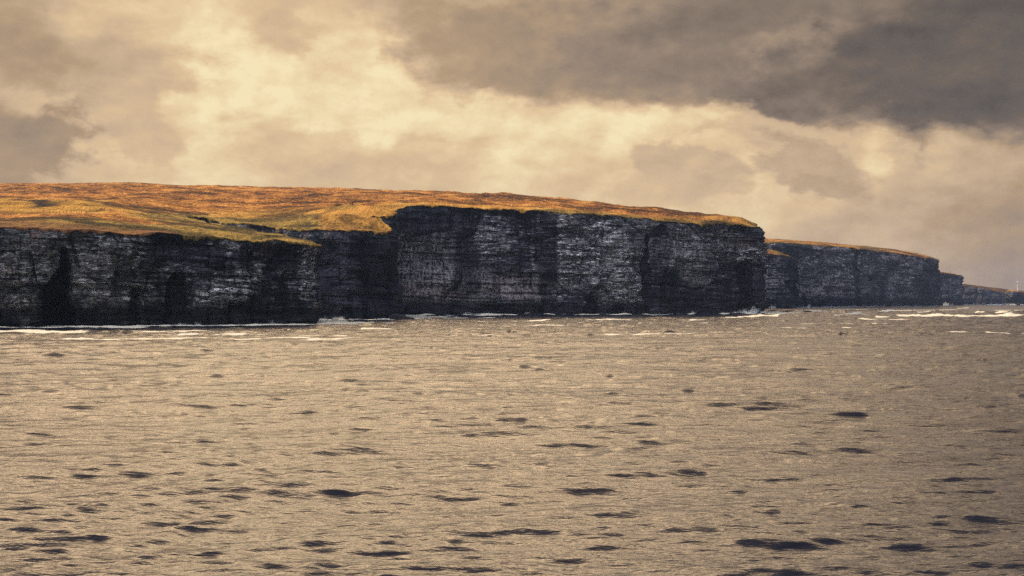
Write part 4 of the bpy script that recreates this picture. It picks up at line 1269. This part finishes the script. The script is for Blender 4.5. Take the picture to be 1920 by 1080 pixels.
def blob_mesh(parts, seed):
    """stack of rough stones: (x,y,z, rx,ry,rz) each"""
    r = np.random.default_rng(seed)
    out = []
    for (x, y, z, a, b, c) in parts:
        th = np.linspace(0, 2 * math.pi, 9, endpoint=False)
        V = []
        for ph in (-1.2, -0.6, 0, 0.6, 1.2):
            rr = np.cos(ph) * r.uniform(0.85, 1.12, 9)
            V.append(np.c_[x + a * rr * np.cos(th), y + b * rr * np.sin(th), z + c * np.sin(ph) * r.uniform(0.9, 1.1, 9)])
        V = np.vstack(V + [[[x, y, z - c]], [[x, y, z + c]]])
        f = []
        for i in range(4):
            for j in range(9):
                k2 = (j + 1) % 9
                f += [(i * 9 + j, i * 9 + k2, (i + 1) * 9 + k2), (i * 9 + j, (i + 1) * 9 + k2, (i + 1) * 9 + j)]
        for j in range(9):
            k2 = (j + 1) % 9
            f += [(45, k2, j), (46, 36 + j, 36 + k2)]
        out.append((V, np.array(f)))
    return join(out)


for px, D, w, h, lab, sd in ((660.5, 856, 1.0, 1.5, 'broader dark stone cairn on the crest of the grassy knoll', 5), (656.5, 858, 0.55, 1.15, 'narrower dark stone cairn beside the broader one on the knoll', 6)):
    x, y, z = ground(px, D)
    lay = [(0, 0, 0.15 * h, w * .62, w * .6, 0.2 * h), (0.05, 0, 0.42 * h, w * .52, w * .5, 0.18 * h), (-0.04, 0, 0.68 * h, w * .42, w * .4, 0.17 * h), (0.02, 0, 0.9 * h, w * .28, w * .28, 0.14 * h)]
    V_, F_ = blob_mesh(lay, sd)
    o = mesh_obj('stone_cairn', V_, F_, STONE)
    o.location = (x, y, z)
    tag(o, lab, 'cairn')

# windblown bush on the knoll
x, y, z = ground(636, 862)
r_ = np.random.default_rng(21)
nb = 1500
cb = np.c_[r_.normal(0, 1.3, nb), r_.normal(0, 0.8, nb), np.abs(r_.normal(0, 0.55, nb))]
qa = r_.normal(0, 1, (nb, 3, 3)) * 0.10
V_ = (cb[:, None, :] + qa).reshape(-1, 3)
BUSH = simple('gorse_leaf', (0.055, 0.05, 0.018), 0.9, 2.0)
root = empty('gorse_bush', (x, y, z))
tag(root, 'low dark gorse bush on the left shoulder of the grassy knoll', 'bush')
mesh_obj('foliage', V_, np.arange(nb * 3).reshape(-1, 3), BUSH, root)
mesh_obj('stem', *join([tube((0, 0, -0.3), (dx, dy, 0.7), 0.07, 0.03, 6) for dx, dy in ((0.5, 0), (-0.6, 0.2), (0.1, -0.3), (1.1, 0.1))]), WOOD, root)


def fence(label, pts, spacing, h=1.25):
    P = np.array([[*W3(a, d, 500)[:2], 0.0] for a, d in pts])
    Q, s = resample(P, spacing)
    Q[:, 2] = land_z(Q[:, 0], Q[:, 1])
    c0 = Q[0].copy()
    root = empty('wire_fence', tuple(c0))
    tag(root, label, 'fence')
    V0, F0 = tube((0, 0, -0.3), (0, 0, h), 0.11, 0.09, 6)
    me = None
    for q in Q:
        if me is None:
            o = mesh_obj('fence_post', V0, F0, WOOD, root)
            me = o.data
        else:
            o = bpy.data.objects.new('fence_post', me)
            COL.objects.link(o)
            o.parent = root
        o.location = tuple(q - c0)
        o.rotation_euler = (random.uniform(-.08, .08), random.uniform(-.08, .08), 0)
    wires = []
    for hh in (0.4, 0.75, 1.1):
        for a, b in zip(Q[:-1], Q[1:]):
            wires.append(tube(a - c0 + (0, 0, hh), b - c0 + (0, 0, hh), 0.012, 0.012, 4))
    mesh_obj('wire', *join(wires), WOOD, root)


random.seed(4)
fence('wire fence on thin posts along the lower edge of the golden field', [(60, 668), (95, 672), (125, 664), (160, 662), (178, 690), (196, 730)], 2.6)
fence('wire fence running along the moor above the tallest cliff', [(940, 1045), (1000, 1050), (1060, 1056), (1130, 1066)], 3.4, 1.4)

# gulls
GULL = simple('gull_feathers', (0.60, 0.60, 0.58), 0.8, 5.0, 0.005)
def gull(px, D, py, span, bank, yaw, label, mat=GULL):
    V, f = [], []
    st = [(-0.50, -0.05, 0.02), (-0.26, 0.10, 0.13), (0.0, 0.0, 0.17), (0.26, 0.10, 0.13), (0.50, -0.05, 0.02)]
    for x, z, c in st:
        V += [(x * span, -c * span * 0.6, z * span), (x * span, c * span * 0.5, z * span), (x * span, 0, z * span + 0.025 * span)]
    for i in range(4):
        a = i * 3
        f += [(a, a + 3, a + 5), (a, a + 5, a + 2), (a + 2, a + 5, a + 4), (a + 2, a + 4, a + 1), (a + 1, a + 4, a + 3), (a + 1, a + 3, a)]
    parts = [(np.array(V), np.array(f)), tube((0, -0.26 * span, 0), (0, -0.14 * span, 0.0), 0.012 * span, 0.05 * span, 8), tube((0, -0.14 * span, 0), (0, 0.06 * span, 0), 0.05 * span, 0.06 * span, 8),
             tube((0, 0.06 * span, 0), (0, 0.28 * span, 0.0), 0.06 * span, 0.02 * span, 8)]
    o = mesh_obj('gull', *join(parts), mat)
    o.location = tuple(W3(px, D, py))
    o.rotation_euler = (0.1, bank, yaw)
    tag(o, label, 'gull', 'gulls in flight')


gull(1574, 900, 394, 1.5, 0.3, 1.0, 'dark gull gliding in the sky right of the tallest headland, the higher of two')
gull(1529, 950, 394.5, 1.2, -0.4, 2.2, 'faint small gull in the sky above the rounded cliff stub')
gull(1546, 1000, 446, 1.3, 0.5, 0.4, 'gull low over the flat-topped middle-distance headland')
gull(702, 720, 441, 1.2, 0.6, 1.2, 'white gull against the short set-back cliff under the knoll')
gull(1420, 1010, 569, 1.4, 0.3, 0.8, 'white gull low over the surf at the corner of the tallest headland')

# ------------------------------------------------------------------ sea air
hb = bpy.data.meshes.new('haze')
x0, x1, y0, y1, z0_, z1 = -5000, 6000, -950, 8200, -4.0, 190.0
vb = [(x, y, z) for z in (z0_, z1) for x, y in ((x0, y0), (x1, y0), (x1, y1), (x0, y1))]
hb.from_pydata(vb, [], [(0, 3, 2, 1), (4, 5, 6, 7), (0, 1, 5, 4), (1, 2, 6, 5), (2, 3, 7, 6), (3, 0, 4, 7)])
hm, N = new_mat('haze')
pv = N.n('ShaderNodeVolumePrincipled')
pv.inputs['Color'].default_value = (0.42, 0.58, 1.0, 1)
pv.inputs['Density'].default_value = 0.00004
pv.inputs['Anisotropy'].default_value = 0.0
ho = N.n('ShaderNodeOutputMaterial')
N.l(pv.outputs[0], ho.inputs['Volume'])
hb.materials.append(hm)
hz_o = bpy.data.objects.new('haze', hb)
COL.objects.link(hz_o)
#HZ
tag(hz_o, 'thin blue sea haze', kind='stuff')
